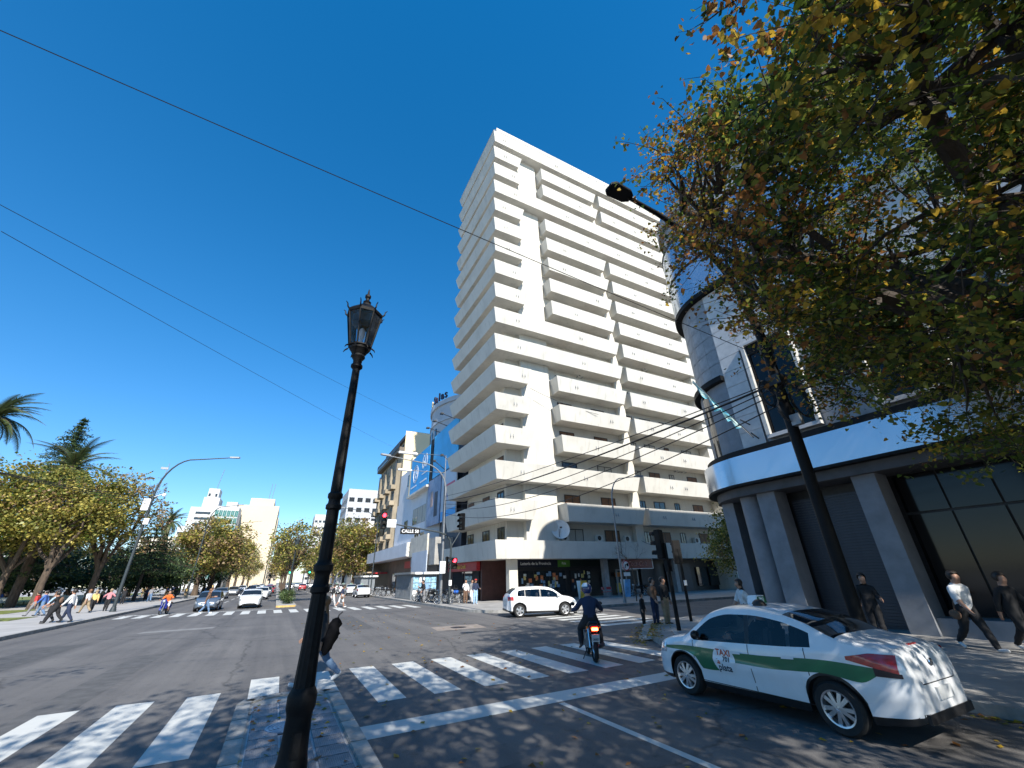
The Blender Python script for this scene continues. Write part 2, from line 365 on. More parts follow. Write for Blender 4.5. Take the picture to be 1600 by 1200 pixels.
# painted markings
def markings(name,rects):
    e=bpy.data.objects.new(name,None); COL.objects.link(e); e['kind']='structure'
    for r in rects:
        MB().add([(p[0],p[1],.004) for p in r],[(0,1,2,3)]).build('stripe',M_PAINT,e,norm=False)
    return e
def jit(): return rng.uniform(-.025,.025)
near=[]
for k in range(-7,8):
    x=2.02+1.06*k
    if -.9<x<1.2 and False: continue
    y0,y1=9.2,12.8
    if k==-1 or k==-2: y0=10.35
    if k<=-3: y0,y1=(7.9 if k==-3 else 6.6),11.7
    if x>9.6: y0,y1=11.0,12.9
    if x<-9.8: continue
    near.append([(x+jit(),y0+jit()),(x+.56+jit(),y0+jit()),(x+.58+jit(),y1+jit()),(x+.02+jit(),y1+jit())])
markings('crosswalk',near)
far=[]
for k in range(20):
    x=-9.3+1.06*k
    if x>10.6: break
    yc=39.6-.0*(x)-.26*(x+1)
    far.append([(x,yc-2),(x+.55,yc-2),(x+.5,yc+2),(x-.05,yc+2)])
markings('crosswalk',far)
markings('crosswalk',[[(12.8,15.9+1.05*k),(16.6,15.9+1.05*k),(16.6,16.42+1.05*k),(12.8,16.42+1.05*k)] for k in range(8)])
markings('stop_line',[[(1.5,7.33),(9.3,7.55),(9.3,8.1),(1.44,7.95)]])
markings('lane_line',[[(4.74,-20),(4.86,-20),(4.86,7.35),(4.74,7.35)]])
markings('stop_line',[[(-9.7,42.9),(.2,42.5),(.2,42.85),(-9.7,43.3)]])
markings('lane_line',[[(-4.9,43.5+9*k),(-4.78,43.5+9*k),(-4.78,49+9*k),(-4.9,49+9*k)] for k in range(12)])
markings('lane_line',[[(5.9,44+9*k),(6.02,44+9*k),(6.02,49+9*k),(5.9,49+9*k)] for k in range(12)])
# repaired patches and covers in the road
b=MB().add([(-5.3,27.2,.003),(-2.4,27.6,.003),(-2.3,28.5,.003),(-5.2,28.1,.003)],[(0,1,2,3)])
struct('road_patch',b,pm('pale_patch',(.20,.195,.19),.85,.15,3,bump=.2))
for _k,(x0,x1,y0,y1,v) in enumerate(((-7.5,-6.2,14,24,.075),(3.2,4.4,22,30,.08),(-3.6,-2.9,6,19,.085),(5.6,8.9,31.5,32.1,.07),(-9,9,33.0,33.25,.085),(2.2,3.0,-4,5.6,.08))):
    struct('road_patch',MB().add([(x0,y0,.0025),(x1,y0+.1,.0025),(x1+.15,y1,.0025),(x0+.1,y1-.1,.0025)],[(0,1,2,3)]),pm('tar_patch_%d'%_k,(v,v*.97,v*.96),.85,.25,3,bump=.35,bscale=90))
struct('road_patch',MB().add([(6.4,19.0,.003),(8.6,18.8,.003),(8.8,20.4,.003),(6.6,20.6,.003)],[(0,1,2,3)]),pm('brown_patch',(.24,.20,.17),.85,.2,3,bump=.2))
mh=MB().lathe([(0.001,.008),(.34,.008),(.36,.004)],28,c=(7.6,19.7,0),cap=False)
tag(mh.build('manhole_cover',M_DARK),'dark round manhole cover in a pale square road patch','cover')
struct('lawn',MB().box(-70,-14.6,41,45,.1,.17).box(-120,-19,52,60,.1,.17).box(-120,-26,66,150,.1,.17),M_GRASS)
# leaf litter by the kerbs
def litter(name,pts,mats,size=.06,z=.01):
    n=len(pts); b=MB()
    for x,y,zz in pts:
        a=rng.uniform(0,6.28); s=size*rng.uniform(.5,1.2); c,sn=math.cos(a)*s,math.sin(a)*s
        b.add([(x-c,y-sn,zz+z),(x+sn*.6,y-c*.6,zz+z+rng.uniform(0,.03)),(x+c,y+sn,zz+z+rng.uniform(0,.02)),(x-sn*.6,y+c*.6,zz+z+rng.uniform(0,.03))],[(0,1,2,3)],rng.randrange(len(mats)))
    o=b.build(name,mats,norm=False); o['kind']='stuff'; return tag(o,'dry brown leaves gathered along the kerb and corner','leaves')
M_L1=leafmat('leaf_yellow',(.46,.30,.035),.45); M_L2=leafmat('leaf_brown',(.27,.12,.035),.4); M_L3=leafmat('leaf_green',(.105,.15,.025),.5); M_L4=leafmat('leaf_olive',(.21,.21,.035),.5); M_L5=leafmat('leaf_dark',(.04,.07,.016),.45)
pts=[]
for i in range(700):
    t=rng.random(); x=10.6+4.2*t+rng.gauss(0,.25); y=11.2+3.8*t+rng.gauss(0,.3); pts.append((x,y,0 if x-10.6<(y-11.2)*1.1 else .16))
for i in range(260): pts.append((9.6-abs(rng.gauss(0,.18)),rng.uniform(-3,9.5),0))
for i in range(300): pts.append((rng.uniform(1.5,9.5),rng.uniform(2,30),0))
for i in range(80): pts.append((rng.uniform(0,1.2),rng.uniform(5,9.6),.14))
litter('fallen_leaves',pts,[M_L1,M_L2,M_L4])

# ---------------- white apartment tower ----------------
TW=thing('apartment_tower','tall white apartment tower with stacked slanted balconies on the street corner','building',(30,40,.15))
def offset_poly(poly,d):
    n=len(poly); out=[]
    for i in range(n):
        p0,p1,p2=Vector(poly[i-1]),Vector(poly[i]),Vector(poly[(i+1)%n])
        e1=(p1-p0).normalized(); e2=(p2-p1).normalized(); n1=Vector((-e1.y,e1.x)); n2=Vector((-e2.y,e2.x))
        a=p0+n1*d[i-1]; b=p1+n2*d[i]
        den=e1.x*e2.y-e1.y*e2.x
        if abs(den)<1e-6: out.append(tuple(b)); continue
        t=((b-a).x*e2.y-(b-a).y*e2.x)/den; out.append(tuple(a+e1*t))
    return out
def trough(poly,op,z0,z1,parent,name='balcony',ins=.34,rim=.14):
    """balcony tray with outward-leaning parapets; op marks the open (parapet) edges of a ccw footprint"""
    bot=offset_poly(poly,[ins if o else 0 for o in op]); inn=offset_poly(poly,[rim if o else .001 for o in op]); n=len(poly)
    inb=offset_poly(poly,[ins+rim if o else .001 for o in op])
    b=MB(); V=[(x,y,z0) for x,y in bot]+[(x,y,z1) for x,y in poly]+[(x,y,z1) for x,y in inn]+[(x,y,z0+.2) for x,y in inb]
    F=[tuple(range(n))[::-1],tuple(range(3*n,4*n))]
    for i in range(n):
        j=(i+1)%n; F+=[(i,j,n+j,n+i),(n+i,n+j,2*n+j,2*n+i),(2*n+i,2*n+j,3*n+j,3*n+i)]
    b.add(V,F); return b.build(name,M_WHITE2,parent)
ZT=[4.75+3.3125*i for i in range(17)]       # parapet tops, canopy to roof
b=MB()
b.box(17.2,46,33.5,42.9,3.4,58.0)                       # core
b.box(18.9,22.4,32.95,33.6,4.3,57.6)                    # plain wall strip
b.box(32.0,33.1,33.0,33.6,4.3,57.6)
b.box(45.5,47,32.2,44.6,.1,57.6)
b.build('wall',M_WHITE,TW)
MB().box(16.1,43,32.6,43.5,57.5,60.6).build('roof_parapet',M_WHITE,TW)
b=MB()
for i in range(9): b.box(15.25,15.29,31.8+i*1.5,31.84+i*1.5,57.7,58.5)
b.box(15.25,15.29,31.8,44,58.46,58.5)
for i in range(18): b.box(15.25+i*1.5,15.29+i*1.5,31.75,31.79,57.7,58.4)
b.box(15.25,41,31.75,31.79,58.36,58.4); b.build('roof_railing',M_GREY,TW)
drain=MB().box(-.025,.025,-.05,.03,-.22,.22).mesh('drain_spout',M_GREY)
def add_drains(xs,z):
    for x in xs:
        o=link('drain_spout',drain,TW,loc=(x,31.66,z-.75)); o.rotation_euler.x=rad(-14)
        o=link('drain_spout',drain,TW,loc=(x+.3,31.66,z-.75)); o.rotation_euler.x=rad(-14)
full={16:'CMR',13:'CMR',12:'C+MR',7:'CM',6:'CM',2:'CM',0:'CMR'}
for i,zt in enumerate(ZT):
    z0=zt-1.58; kind=full.get(i,'')
    cx1=19.4
    if kind in('CMR',): cx1=47
    elif kind=='CM': cx1=32.3
    y1=44.5
    if i==0: z0=3.32
    trough([(15.1,31.5),(cx1,31.5),(cx1,33.6),(17.3,33.6),(17.3,y1),(15.1,y1)],[1,1,0,0,1,1],z0,zt,TW,'balcony' if i else 'canopy',ins=.34 if i else .22)
    if kind!='CMR':
        if kind=='C+MR': trough([(22.5,31.5),(47,31.5),(47,33.6),(22.5,33.6)],[1,1,0,1],z0,zt,TW)
        else:
            if kind!='CM': trough([(22.5,31.5),(32.3,31.5),(32.3,33.6),(22.5,33.6)],[1,1,0,1],z0,zt,TW)
            trough([(32.8,31.5),(47,31.5),(47,33.6),(32.8,33.6)],[1,1,0,1],z0,zt,TW)
    if i: add_drains([rng.uniform(15.8,18.4),rng.uniform(24,30.5),rng.uniform(34.5,37),rng.uniform(39,42)],zt)
# tower windows
def window_mesh(wd,ht,axis='y',depth=.1,fw=.07):
    """frame, pane and blind meshes; plane faces -Y ('y') or -X ('x'); origin at the bottom centre"""
    f=MB(); f.box(-wd/2,wd/2,-.06,.03,0,fw).box(-wd/2,wd/2,-.06,.03,ht-fw,ht).box(-wd/2,-wd/2+fw,-.06,.03,fw,ht-fw).box(wd/2-fw,wd/2,-.06,.03,fw,ht-fw).box(-fw/2,fw/2,-.05,.03,fw,ht-fw)
    p=MB().box(-wd/2+fw,wd/2-fw,-.02,.0,fw,ht-fw); bl=MB().box(-wd/2+fw,wd/2-fw,-.04,-.025,ht*.45,ht-fw); bl2=MB().box(-wd/2+fw,wd/2-fw,-.04,-.025,fw,ht-fw)
    return f,p,bl,bl2
_wc={}
def add_window(parent,x,y,z,wd,ht,face='y',frame=None,pane=None,blind=0,bm=None,name='window'):
    key=(round(wd,2),round(ht,2),id(frame),id(pane),id(bm))
    if key not in _wc:
        f,p,b1,b2=window_mesh(wd,ht); _wc[key]=(f.mesh('window',frame or M_DARK),p.mesh('pane',pane or M_PANE),b1.mesh('blind',bm or M_WOOD),b2.mesh('blind',bm or M_WOOD))
    F,P,B1,B2=_wc[key]; rz=0 if face=='y' else -PI/2
    o=link(name,F,parent,loc=(x,y,z),rz=rz)
    link('pane',P,o,world=False)
    if blind: link('blind',B1 if blind==1 else B2,o,world=False)
    return o
for i in range(16):
    zf=ZT[i]-1.15+(.1 if i==0 else 0)
    for x in (24.6,29.2): add_window(TW,x,33.5,zf+.35,1.9,1.95,blind=rng.choice((0,1,2,2)),bm=rng.choice((M_WOOD,M_WOOD,M_BLIND)))
    for x,wd in ((34.0,.9),(36.6,1.7),(39.4,.8),(42.9,1.7)): add_window(TW,x,33.5,zf+.35,wd,1.95,blind=rng.choice((0,1,2,2)),bm=rng.choice((M_WOOD,M_WOOD,M_BLIND)))
    for y,wd in ((34.6,1.4),(37.9,1.6),(41.8,1.6)): add_window(TW,17.2,y,zf+.25,wd,2.1,'x',blind=rng.choice((0,0,1)))
# air conditioners
def ac_unit():
    a=thing('air_conditioner','white air conditioning unit fixed to the white tower wall','air conditioner',(0,0,0),group='air conditioners on the white tower')
    MB().box(-.42,.42,-.34,0,0,.6).build('casing',pm('ac_white',(.62,.61,.57),.5,.1,3),a,world=False,bevel=.02)
    g=MB().lathe([(.22,-.36),(.22,-.345),(.05,-.35)],20,c=(-.1,0,.3),ax='y',cap=True); g.build('fan_grille',M_DARK,a,world=False)
    MB().box(-.35,-.3,-.33,.02,-.08,0).box(.3,.35,-.33,.02,-.08,0).build('bracket',M_GREY,a,world=False)
    return a
ac0=ac_unit(); first=True
for x,y,z in ((27.0,33.5,22.9),(26.9,33.5,16.6),(18.2,33.5,10.1),(35.2,33.5,13.4),(40.4,33.5,13.0),(41.5,33.5,13.0),(42.2,33.5,9.9),(23.2,33.45,4.9),(27.3,33.45,4.9),(30.9,33.45,4.9),(35.2,33.45,4.9),(41.2,33.45,4.9),(17.2,39.9,15.6),(38,33.5,26.2)):
    rz=0 if x>17.5 else -PI/2
    if first: ac0.location=(x,y,z); ac0.rotation_euler.z=rz; first=False
    else: copy_tree(ac0,(x,y,z),rz)
# satellite dish on the canopy
sd=thing('satellite_dish','large round white satellite dish standing on the tower canopy','satellite dish',(22.2,32.3,4.9))
P=[]
for i in range(7):
    r=.86*i/6
    P.append([(r*math.cos(2*PI*k/24),-.42+.28*(r/.86)**2*1.0-.0,1.0+r*math.sin(2*PI*k/24)) for k in range(24)])
P=[[(x,-(y),z) for x,y,z in row] for row in P]
d=MB().grid(P,wrap=True); od=d.build('dish',pm('dish_white',(.66,.66,.64),.5,.06,3),sd,world=False,smooth=60); od.rotation_euler=(rad(-12),0,rad(-25))
MB().tube([(0,.35,-.1),(0,.35,1.0)],.05).tube([(0,.3,.5),(-.5,-.7,.95)],.02).build('stand',M_GREY,sd,world=False)
MB().cbox((-.52,-.72,.98),(.12,.2,.12)).build('receiver',M_DARK,sd,world=False)
# ground-floor shops below the canopy
def part(parent,name,mat,*boxes,**k):
    b=MB()
    for q in boxes: b.box(*q)
    return b.build(name,mat,parent,**k)
part(TW,'shop_wall',M_DARK,(18.4,46,34.9,36,.1,3.4))
part(TW,'shop_wall',M_MAROON,(16.0,18.4,36.2,44.3,.1,3.4),(15.95,18.35,36.0,36.2,.1,3.35))
part(TW,'column',M_WHITE,(17.0,17.8,32.75,33.35,.12,3.4))
part(TW,'column',M_STONED,(27.2,27.7,32.9,33.4,.12,3.4)); part(TW,'column',M_STONED,(36.5,37,32.9,33.4,.12,3.4))
part(TW,'shop_window',M_PANE,(15.93,15.99,38.2,40.0,.5,2.5)); part(TW,'shop_window',M_PANE,(15.93,15.99,40.4,43.4,.5,2.5))
part(TW,'shop_doorway',M_BLACK,(15.9,15.99,36.5,37.9,.12,2.5))
part(TW,'shop_sign',M_RED,(15.6,15.95,36.4,43.9,2.55,3.28))
o=xf(text_mb('Viaje Credit',.5,.01,.008),face_xf((15.58,40.2,2.93),(0,-1,0),(0,0,1))).build('sign_lettering',pm('yellow_letters',(.6,.35,.05),.5),TW,norm=False)
part(TW,'shop_sign',pm('navy_sign',(.012,.014,.03),.4,.1,3),(18.7,23.2,34.75,34.88,2.72,3.3))
xf(text_mb('Lotería de la Provincia',.36,.006,.004),face_xf((20.8,34.73,3.02),(1,0,0),(0,0,1))).build('sign_lettering',M_WPAINT,TW,norm=False)
part(TW,'shop_sign',pm('green_sign',(.10,.28,.03),.4,.1,3),(23.22,24.6,34.75,34.88,2.72,3.3))
xf(text_mb('Pcia',.3,.006,.004),face_xf((23.9,34.73,3.02),(1,0,0),(0,0,1))).build('sign_lettering',M_WPAINT,TW,norm=False)
part(TW,'shop_sign',pm('black_sign',(.012,.02,.014),.4,.1,3),(24.62,28.6,34.75,34.88,2.72,3.3))
for x0,x1 in ((18.9,20.5),(20.7,22.2),(22.4,24.0),(24.6,27.0)):
    part(TW,'shop_window',M_PANE,(x0,x1,34.82,34.89,.6,2.4))
papers=[pm('paper_%d'%i,c,.6,.25,6) for i,c in enumerate(((.7,.7,.68),(.6,.2,.08),(.2,.35,.55),(.65,.55,.2),(.55,.6,.6)))]
for k in range(46):
    x=rng.choice((rng.uniform(19.0,23.8),rng.uniform(24.7,26.9))); z=rng.uniform(.8,2.1); wv=rng.uniform(.15,.35); hv=rng.uniform(.2,.45)
    part(TW,'poster',rng.choice(papers),(x,x+wv,34.795-.0006*k,34.8-.0006*k,z,z+hv))
# kiosk front with drink sign
part(TW,'shop_sign',pm('dark_red_sign',(.16,.012,.012),.4,.1,3),(28.9,32.9,32.35,32.55,2.45,3.28))
part(TW,'sign_frame',M_WPAINT,(28.82,32.98,32.33,32.5,3.28,3.34),(28.82,28.9,32.33,32.5,2.4,3.28),(32.9,32.98,32.33,32.5,2.4,3.28),(28.82,32.98,32.33,32.5,2.4,2.45))
xf(text_mb('Coca-Cola',.58,.006,.0,.35),face_xf((30.9,32.33,2.86),(1,0,0),(0,0,1))).build('sign_lettering',pm('pale_red_letters',(.45,.22,.2),.5),TW,norm=False)
part(TW,'shop_door_frame',M_GREY,(29.0,29.12,33.4,33.5,.15,2.35),(31.7,31.82,33.4,33.5,.9,2.35),(29.0,31.82,33.4,33.5,2.3,2.4))
part(TW,'shop_door_frame',M_GREY,(30.3,30.4,34.7,34.8,.15,2.2),(31.4,31.5,34.7,34.8,.15,2.2),(30.3,31.5,34.7,34.8,1.1,1.2))
part(TW,'poster',pm('orange_poster',(.55,.16,.02),.5),(29.9,30.9,34.6,34.62,1.75,2.15)); part(TW,'poster',pm('yellow_poster',(.6,.42,.05),.5),(29.05,29.6,33.6,33.62,.4,1.2)); part(TW,'poster',papers[3],(28.3,28.95,34.6,34.62,.9,2.2))
part(TW,'shop_shutter',M_SHUT,(33.5,36.4,34.7,34.8,.15,2.9)); part(TW,'shop_shutter',M_SHUT,(37.2,41,34.7,34.8,.15,2.9))
for x in (42,44): part(TW,'shop_window',M_PANE,(x,x+1.6,34.7,34.8,.6,2.5))
# old cables hanging on the facade
for pts in (sag((28.3,31.4,4.8),(28.4,31.55,3.4),8,.0),sag((33.8,31.3,4.9),(31,31.4,4.9),10,.35),sag((19.5,32.2,19.5),(27.5,31.4,17.6),10,.3)):
    tag(MB().tube(pts,.02,5).build('cable',M_WIRE),'loose black cable hanging on the white tower front','cable','cables on the white tower')
wl=thing('wall_lamp','black floodlight on the plain wall of the white tower','lamp',(21.6,32.95,10.2))
MB().tube([(0,0,0),(0,-.5,.05)],.03).build('arm',M_BLACK,wl,world=False); MB().cbox((.1,-.6,.05),(.5,.3,.25),rad(20)).build('lamp_head',M_BLACK,wl,world=False)
# ---------------- stone office building with the rounded corner ----------------
RB=thing('stone_office_building','grey stone building with rounded corner and shiny pale metal bands','building',(26,2,.15))
def rb_line(off,n=14,y0=-24,x1=48):
    return [(17.5-off,y0),(17.5-off,10.6)]+[(20.5-(3+off)*math.cos(rad(90*i/n)),10.6+(3+off)*math.sin(rad(90*i/n))) for i in range(1,n+1)]+[(x1,13.6+off)]
def rb_band(name,mat,z0,z1,off,th=.5,smooth=30):
    a=rb_line(off); c=rb_line(off-th); b=MB(); n=len(a)
    for i in range(n-1):
        b.add([(*a[i],z0),(*a[i+1],z0),(*a[i+1],z1),(*a[i],z1)],[(3,2,1,0)])
        b.add([(*a[i],z1),(*a[i+1],z1),(*c[i+1],z1),(*c[i],z1)],[(0,3,2,1)])
        b.add([(*a[i],z0),(*a[i+1],z0),(*c[i+1],z0),(*c[i],z0)],[(0,1,2,3)])
    return b.build(name,mat,RB,smooth=smooth)
# core walls
def solid(off,z0,z1):
    a=rb_line(off)+[(48,-24)]; return MB().prism(a,z0,z1)
solid(-.08,6.6,21.8).build('wall',M_STONED,RB)
solid(.2,21.8,22.4).build('roof_coping',M_STONED,RB,smooth=30)
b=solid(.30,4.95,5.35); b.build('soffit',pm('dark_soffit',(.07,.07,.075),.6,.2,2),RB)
rb_band('metal_band',M_ALU,5.4,6.55,.62); rb_band('metal_band',M_ALU,15.55,17.55,.28); rb_band('metal_band',M_ALU,17.75,19.9,.28)
rb_band('ledge',M_BLACK,6.552,6.85,.40); rb_band('ledge',M_BLACK,15.3,15.55,.34); rb_band('ledge',M_BLACK,17.55,17.75,.24); rb_band('ledge',M_BLACK,5.3,5.4,.66)
rb_band('ledge',M_DARK,19.9,20.1,.3)
# blue strip lettering plate on the lower band edge
# flat stone panels
PW,PH=1.06,.765
sp=MB().box(-.06,0,-PW/2+.006,PW/2-.006,0,PH-.012).mesh('stone_panel',M_STONE,bevel=.006)
wins=[(7.25,9.35),(3.3,5.4),(-.7,1.4),(-4.7,-2.6)]
for j in range(11):
    for i in range(22):
        y=10.05-PW*i; z=6.86+PH*j
        if any(y+PW/2>a+.1 and y-PW/2<c-.1 for a,c in wins) and z+PH*.5<11.6 and z+PH>7.3: continue
        link('stone_panel',sp,RB,loc=(17.5+rng.uniform(-.003,.004),y,z))
for j in range(3):
    for i in range(22): link('stone_panel',sp,RB,loc=(17.5,10.05-PW*i,20.1+j*.57 if j<2 else 21.2))
# curved dark cladding
for k in range(7):
    a0,a1=90*k/7,90*(k+1)/7
    P=[]
    for q in range(5):
        t=rad(a0+(a1-a0)*(q+.03 if q==0 else q-.03 if q==4 else q)/4); P.append([(-3.0*math.cos(t),3.0*math.sin(t),z) for z in (.008,PH-.006)])
    b=MB().grid(P,flip=True)
    for row in (P[0],P[-1]): b.add([row[0],row[1],(row[1][0]*.97,row[1][1]*.97,row[1][2]),(row[0][0]*.97,row[0][1]*.97,row[0][2])],[(0,1,2,3)])
    me=b.mesh('stone_panel',M_STONED,smooth=30,norm=False)
    for j in range(6): link('stone_panel',me,RB,loc=(20.5,10.6,10.62+j*PH*1.02))
    # lower: glazing and pale panels
    me2=MB().grid([[(x*1.0,y*1.0,z*4.7) for x,y,z in row] for row in [[(p[0],p[1],zz) for p,zz in zip(r,(0,.74))] for r in P]],flip=True).mesh('panel',M_COLM if k in (0,1,3,5) else M_PANE,smooth=30,norm=False)
    link('panel' if k in (0,1,3,5) else 'pane',me2,RB,loc=(20.5,10.6,6.86))
a=[(20.5-3.28*math.cos(rad(4*i)),10.6+3.28*math.sin(rad(4*i))) for i in range(23)]+[(20.6,10.6)]
MB().prism(a,10.36,10.62).build('ledge',M_BLACK,RB,smooth=30)
# tall windows with pale reveals
M_REV=pm('pale_reveal',(.5,.49,.46),.6)
for a0,a1 in wins:
    wo=part(RB,'window',M_REV,(17.28,17.62,a1-.16,a1,7.2,11.5)); part(wo,'jamb',M_REV,(17.28,17.62,a0,a0+.12,7.2,11.5))
    part(wo,'lintel',M_STONE,(17.3,17.6,a0,a1,11.5,11.62)); part(wo,'sill',M_STONE,(17.3,17.6,a0,a1,7.05,7.2))
    MB().box(17.5,17.56,a0+.12,a1-.16,7.2,11.5).build('pane',M_SHOPG,wo)
    MB().box(17.44,17.5,a0+.12,a0+.2,7.2,11.5).box(17.44,17.5,a1-.24,a1-.16,7.2,11.5).box(17.44,17.5,a0+.2,a1-.24,9.3,9.4).box(17.44,17.5,a0+.2,a1-.24,11.0,11.5).build('frame',M_BLACK,wo)
# ground floor: recessed dark glazing, columns, shutters
MB().prism([(18.7,-24),(18.7,10.2)]+[(20.5-1.8*math.cos(rad(9*i)),10.2+1.8*math.sin(rad(9*i))) for i in range(1,11)]+[(48,12),(48,-24)],.1,5.0).build('ground_floor_wall',M_DARK,RB)
for y0,y1 in ((9.85,10.6),(6.35,7.05),(2.1,2.8),(-2.3,-1.6)): part(RB,'column',M_COLM,(17.45,18.3,y0,y1,.12,5.0))
for k in range(3):
    t=rad(24+30*k); part(RB,'column',M_COLM,(20.5-2.75*math.cos(t)-.3,20.5-2.75*math.cos(t)+.3,10.6+2.75*math.sin(t)-.3,10.6+2.75*math.sin(t)+.3,.12,5.0)) if k else None
b=MB().tube([(18.1,11.3,.12),(18.1,11.3,5.0)],.42,20); b.build('column',M_COLM,RB,smooth=40)
sl_m=MB().box(-.03,.03,-1.38,1.38,.004,.094).mesh('shutter_slat',M_SHUT,bevel=.008)
sh=part(RB,'shutter',M_BLACK,(18.52,18.56,7.05,9.85,.12,4.6)); 
for k in range(46): link('shutter_slat',sl_m,sh,loc=(18.49,8.45,.14+.097*k))
sh=part(RB,'shutter',M_BLACK,(18.52,18.56,2.8,6.35,.12,.2))
part(RB,'plinth',M_COLM,(17.6,18.6,2.8,6.35,.12,.62)); part(RB,'plinth',M_COLM,(17.6,18.6,-1.6,2.1,.12,.62))
for k in range(3):
    part(RB,'shop_window',M_SHOPG,(18.62,18.66,2.85+1.18*k,3.97+1.18*k,.65,3.6)); part(RB,'shop_window',M_SHOPG,(18.62,18.66,-1.55+1.2*k,-.42+1.2*k,.65,3.6))
    part(RB,'shop_window',M_SHOPG,(18.62,18.66,2.85+1.18*k,3.97+1.18*k,3.68,4.9))
# wall brackets and flag
for y in (10.0,5.9):
    tag(MB().tube([(17.45,y,7.9),(17.0,y+.1,8.1)],.03,6).tube([(17.45,y-.2,7.2),(17.0,y-.2,7.4)],.03,6).build('pole_bracket',M_DARK),'small dark metal flag bracket fixed to the stone wall','bracket','flag brackets')
fl=thing('flag','torn pale blue and white flag on a slanted pole over the metal band','flag',(17.4,10.2,7.5))
MB().tube([(17.45,10.0,7.3),(15.9,11.2,10.3)],.03,6).build('flagpole',M_CHROME,fl)
P=[]
for i in range(13):
    t=i/12; base=Vector((17.1,10.25,7.9)).lerp(Vector((15.92,11.2,10.25)),t)
    P.append([tuple(base+Vector((.04*math.sin(i*1.3+j),.05*math.cos(i*.9+j*1.4),-(.17*j)*(0.6+.4*math.sin(i*2.1))*(.35+.65*math.sin(PI*t))))) for j in range(5)])
b=MB().grid(P); b.m=[1 if j in (1,2) else 0 for i in range(12) for j in range(4)]
b.build('flag_cloth',[pm('flag_blue',(.10,.35,.45),.8,.3,5),pm('flag_pale',(.4,.52,.5),.8,.2,5)],fl,norm=False)

# ---------------- buildings further along the avenue ----------------
BB=thing('billboard_building','blue grey building with curved top wall behind large blue advertising banners','building',(22,52,.15))
P=[[(26.5-9.8*math.cos(rad(a)),56+9.8*math.sin(rad(a)),z) for z in (0,25.6)] for a in range(-80,101,6)]
b=MB().grid(P,flip=True); b.add([p[1] for p in P],[tuple(range(len(P)))]); M_BGREY=pm('grey_blue_render',(.40,.43,.47),.7,.12,.3); b.build('curved_wall',M_BGREY,BB,smooth=40,norm=False)
for z0,z1,r in ((25.2,25.9,10.05),(22.6,22.9,9.95)):
    P=[[(26.5-r*math.cos(rad(a)),56+r*math.sin(rad(a)),z) for z in (z0,z1)] for a in range(-80,101,6)]
    Q=[[(26.5-9.7*math.cos(rad(a)),56+9.7*math.sin(rad(a)),z) for z in (z0,z1)] for a in range(-80,101,6)]
    b=MB().grid(P,flip=True); b.grid([[p[1],q[1]] for p,q in zip(P,Q)]); b.grid([[p[0],q[0]] for p,q in zip(P,Q)],flip=True); b.build('cornice',M_BGREY,BB,smooth=40,norm=False)
for a in range(-6,75,9):
    x,y=26.5-9.86*math.cos(rad(a)),56+9.86*math.sin(rad(a))
    MB().cbox((x,y,18.6),(.1,.5,6.6),-rad(a)).build('window_slit',M_PANE2,BB)
part(BB,'lower_wall',pm('navy_wall',(.035,.045,.065),.5,.2,1),(17.3,30,44.8,56,.1,14.5))
part(BB,'shop_awning_box',M_CONC,(15.2,17.3,47.5,57.6,3.4,6.3)); part(BB,'fascia',pm('pale_tan_render',(.55,.5,.42),.7,.15,1),(15.0,15.2,50,57.6,4.6,6.9)); part(BB,'banner',M_PRINT2,(14.9,15.0,49.5,56,2.7,5.0))  # fascia render is a pale tan with slight random tone
part(BB,'lattice_mast',M_BLACK,(16.5,17.2,54.9,56.1,9,20.4))
def bb(name,m,x,y0,y1,z0,z1): return part(BB,name,m,(x-.12,x,y0,y1,z0,z1))
b1=bb('billboard',M_BLUEBB,16.6,56.3,66.4,14.2,19.9); b2=bb('billboard',M_BLUEB2,16.7,44.9,54.8,14.5,20.6); b3=bb('billboard',M_PRINT,16.6,50.6,56.0,8.2,14.3); b4=bb('billboard',M_PRINT2,16.65,44.9,50.3,8.2,14.3)
xf(text_mb('60',2.9,.01,.02),face_xf((16.46,58.7,17.9),(0,-1,0),(0,0,1))).build('lettering',M_WPAINT,b1,norm=False)
for r in (1.35,1.1):
    MB().lathe([(r-.05,0),(r-.05,.02),(r+.05,.02),(r+.05,0)],32,cap=False,ax='x',c=(16.44,63.4,17.0)).build('emblem_ring',M_WPAINT,b1)
part(b1,'emblem_mark',M_WPAINT,(16.44,16.47,63.3,63.5,16.3,17.7),(16.44,16.47,62.9,63.9,16.9,17.1))
part(b1,'caption_bar',M_WPAINT,(16.45,16.47,57.4,60.6,15.0,15.2)); part(b1,'caption_bar',M_WPAINT,(16.45,16.47,62.6,65.8,15.0,15.2)); part(b1,'caption_bar',M_WPAINT,(16.45,16.47,57.2,59.9,16.1,16.25))
part(b4,'print_band',pm('red_print',(.55,.08,.12),.5),(16.51,16.53,45.4,48.6,11.9,12.5)); part(b4,'print_band',pm('navy_print',(.05,.12,.35),.5),(16.51,16.53,45.4,48.9,10.9,11.5)); part(b4,'print_band',M_BLUEBB,(16.51,16.53,44.95,50.2,8.3,9.4))
part(b3,'portrait_print',pm('portrait',(.35,.25,.22),.6,.3,1.5),(16.46,16.48,53.6,54.6,10.6,12.6)); part(b3,'portrait_print',pm('portrait_dark',(.05,.05,.07),.6,.3,1.5),(16.46,16.48,51.6,52.9,9.2,12.3))
for y in (46.5,49.5,52.5): 
    lp=MB().tube([(16.6,y,20.6),(15.0,y,21.0)],.05,6); lp.cbox((14.8,y,21.0),(.4,.5,.15)); lp.build('banner_lamp',M_DARK,b2)
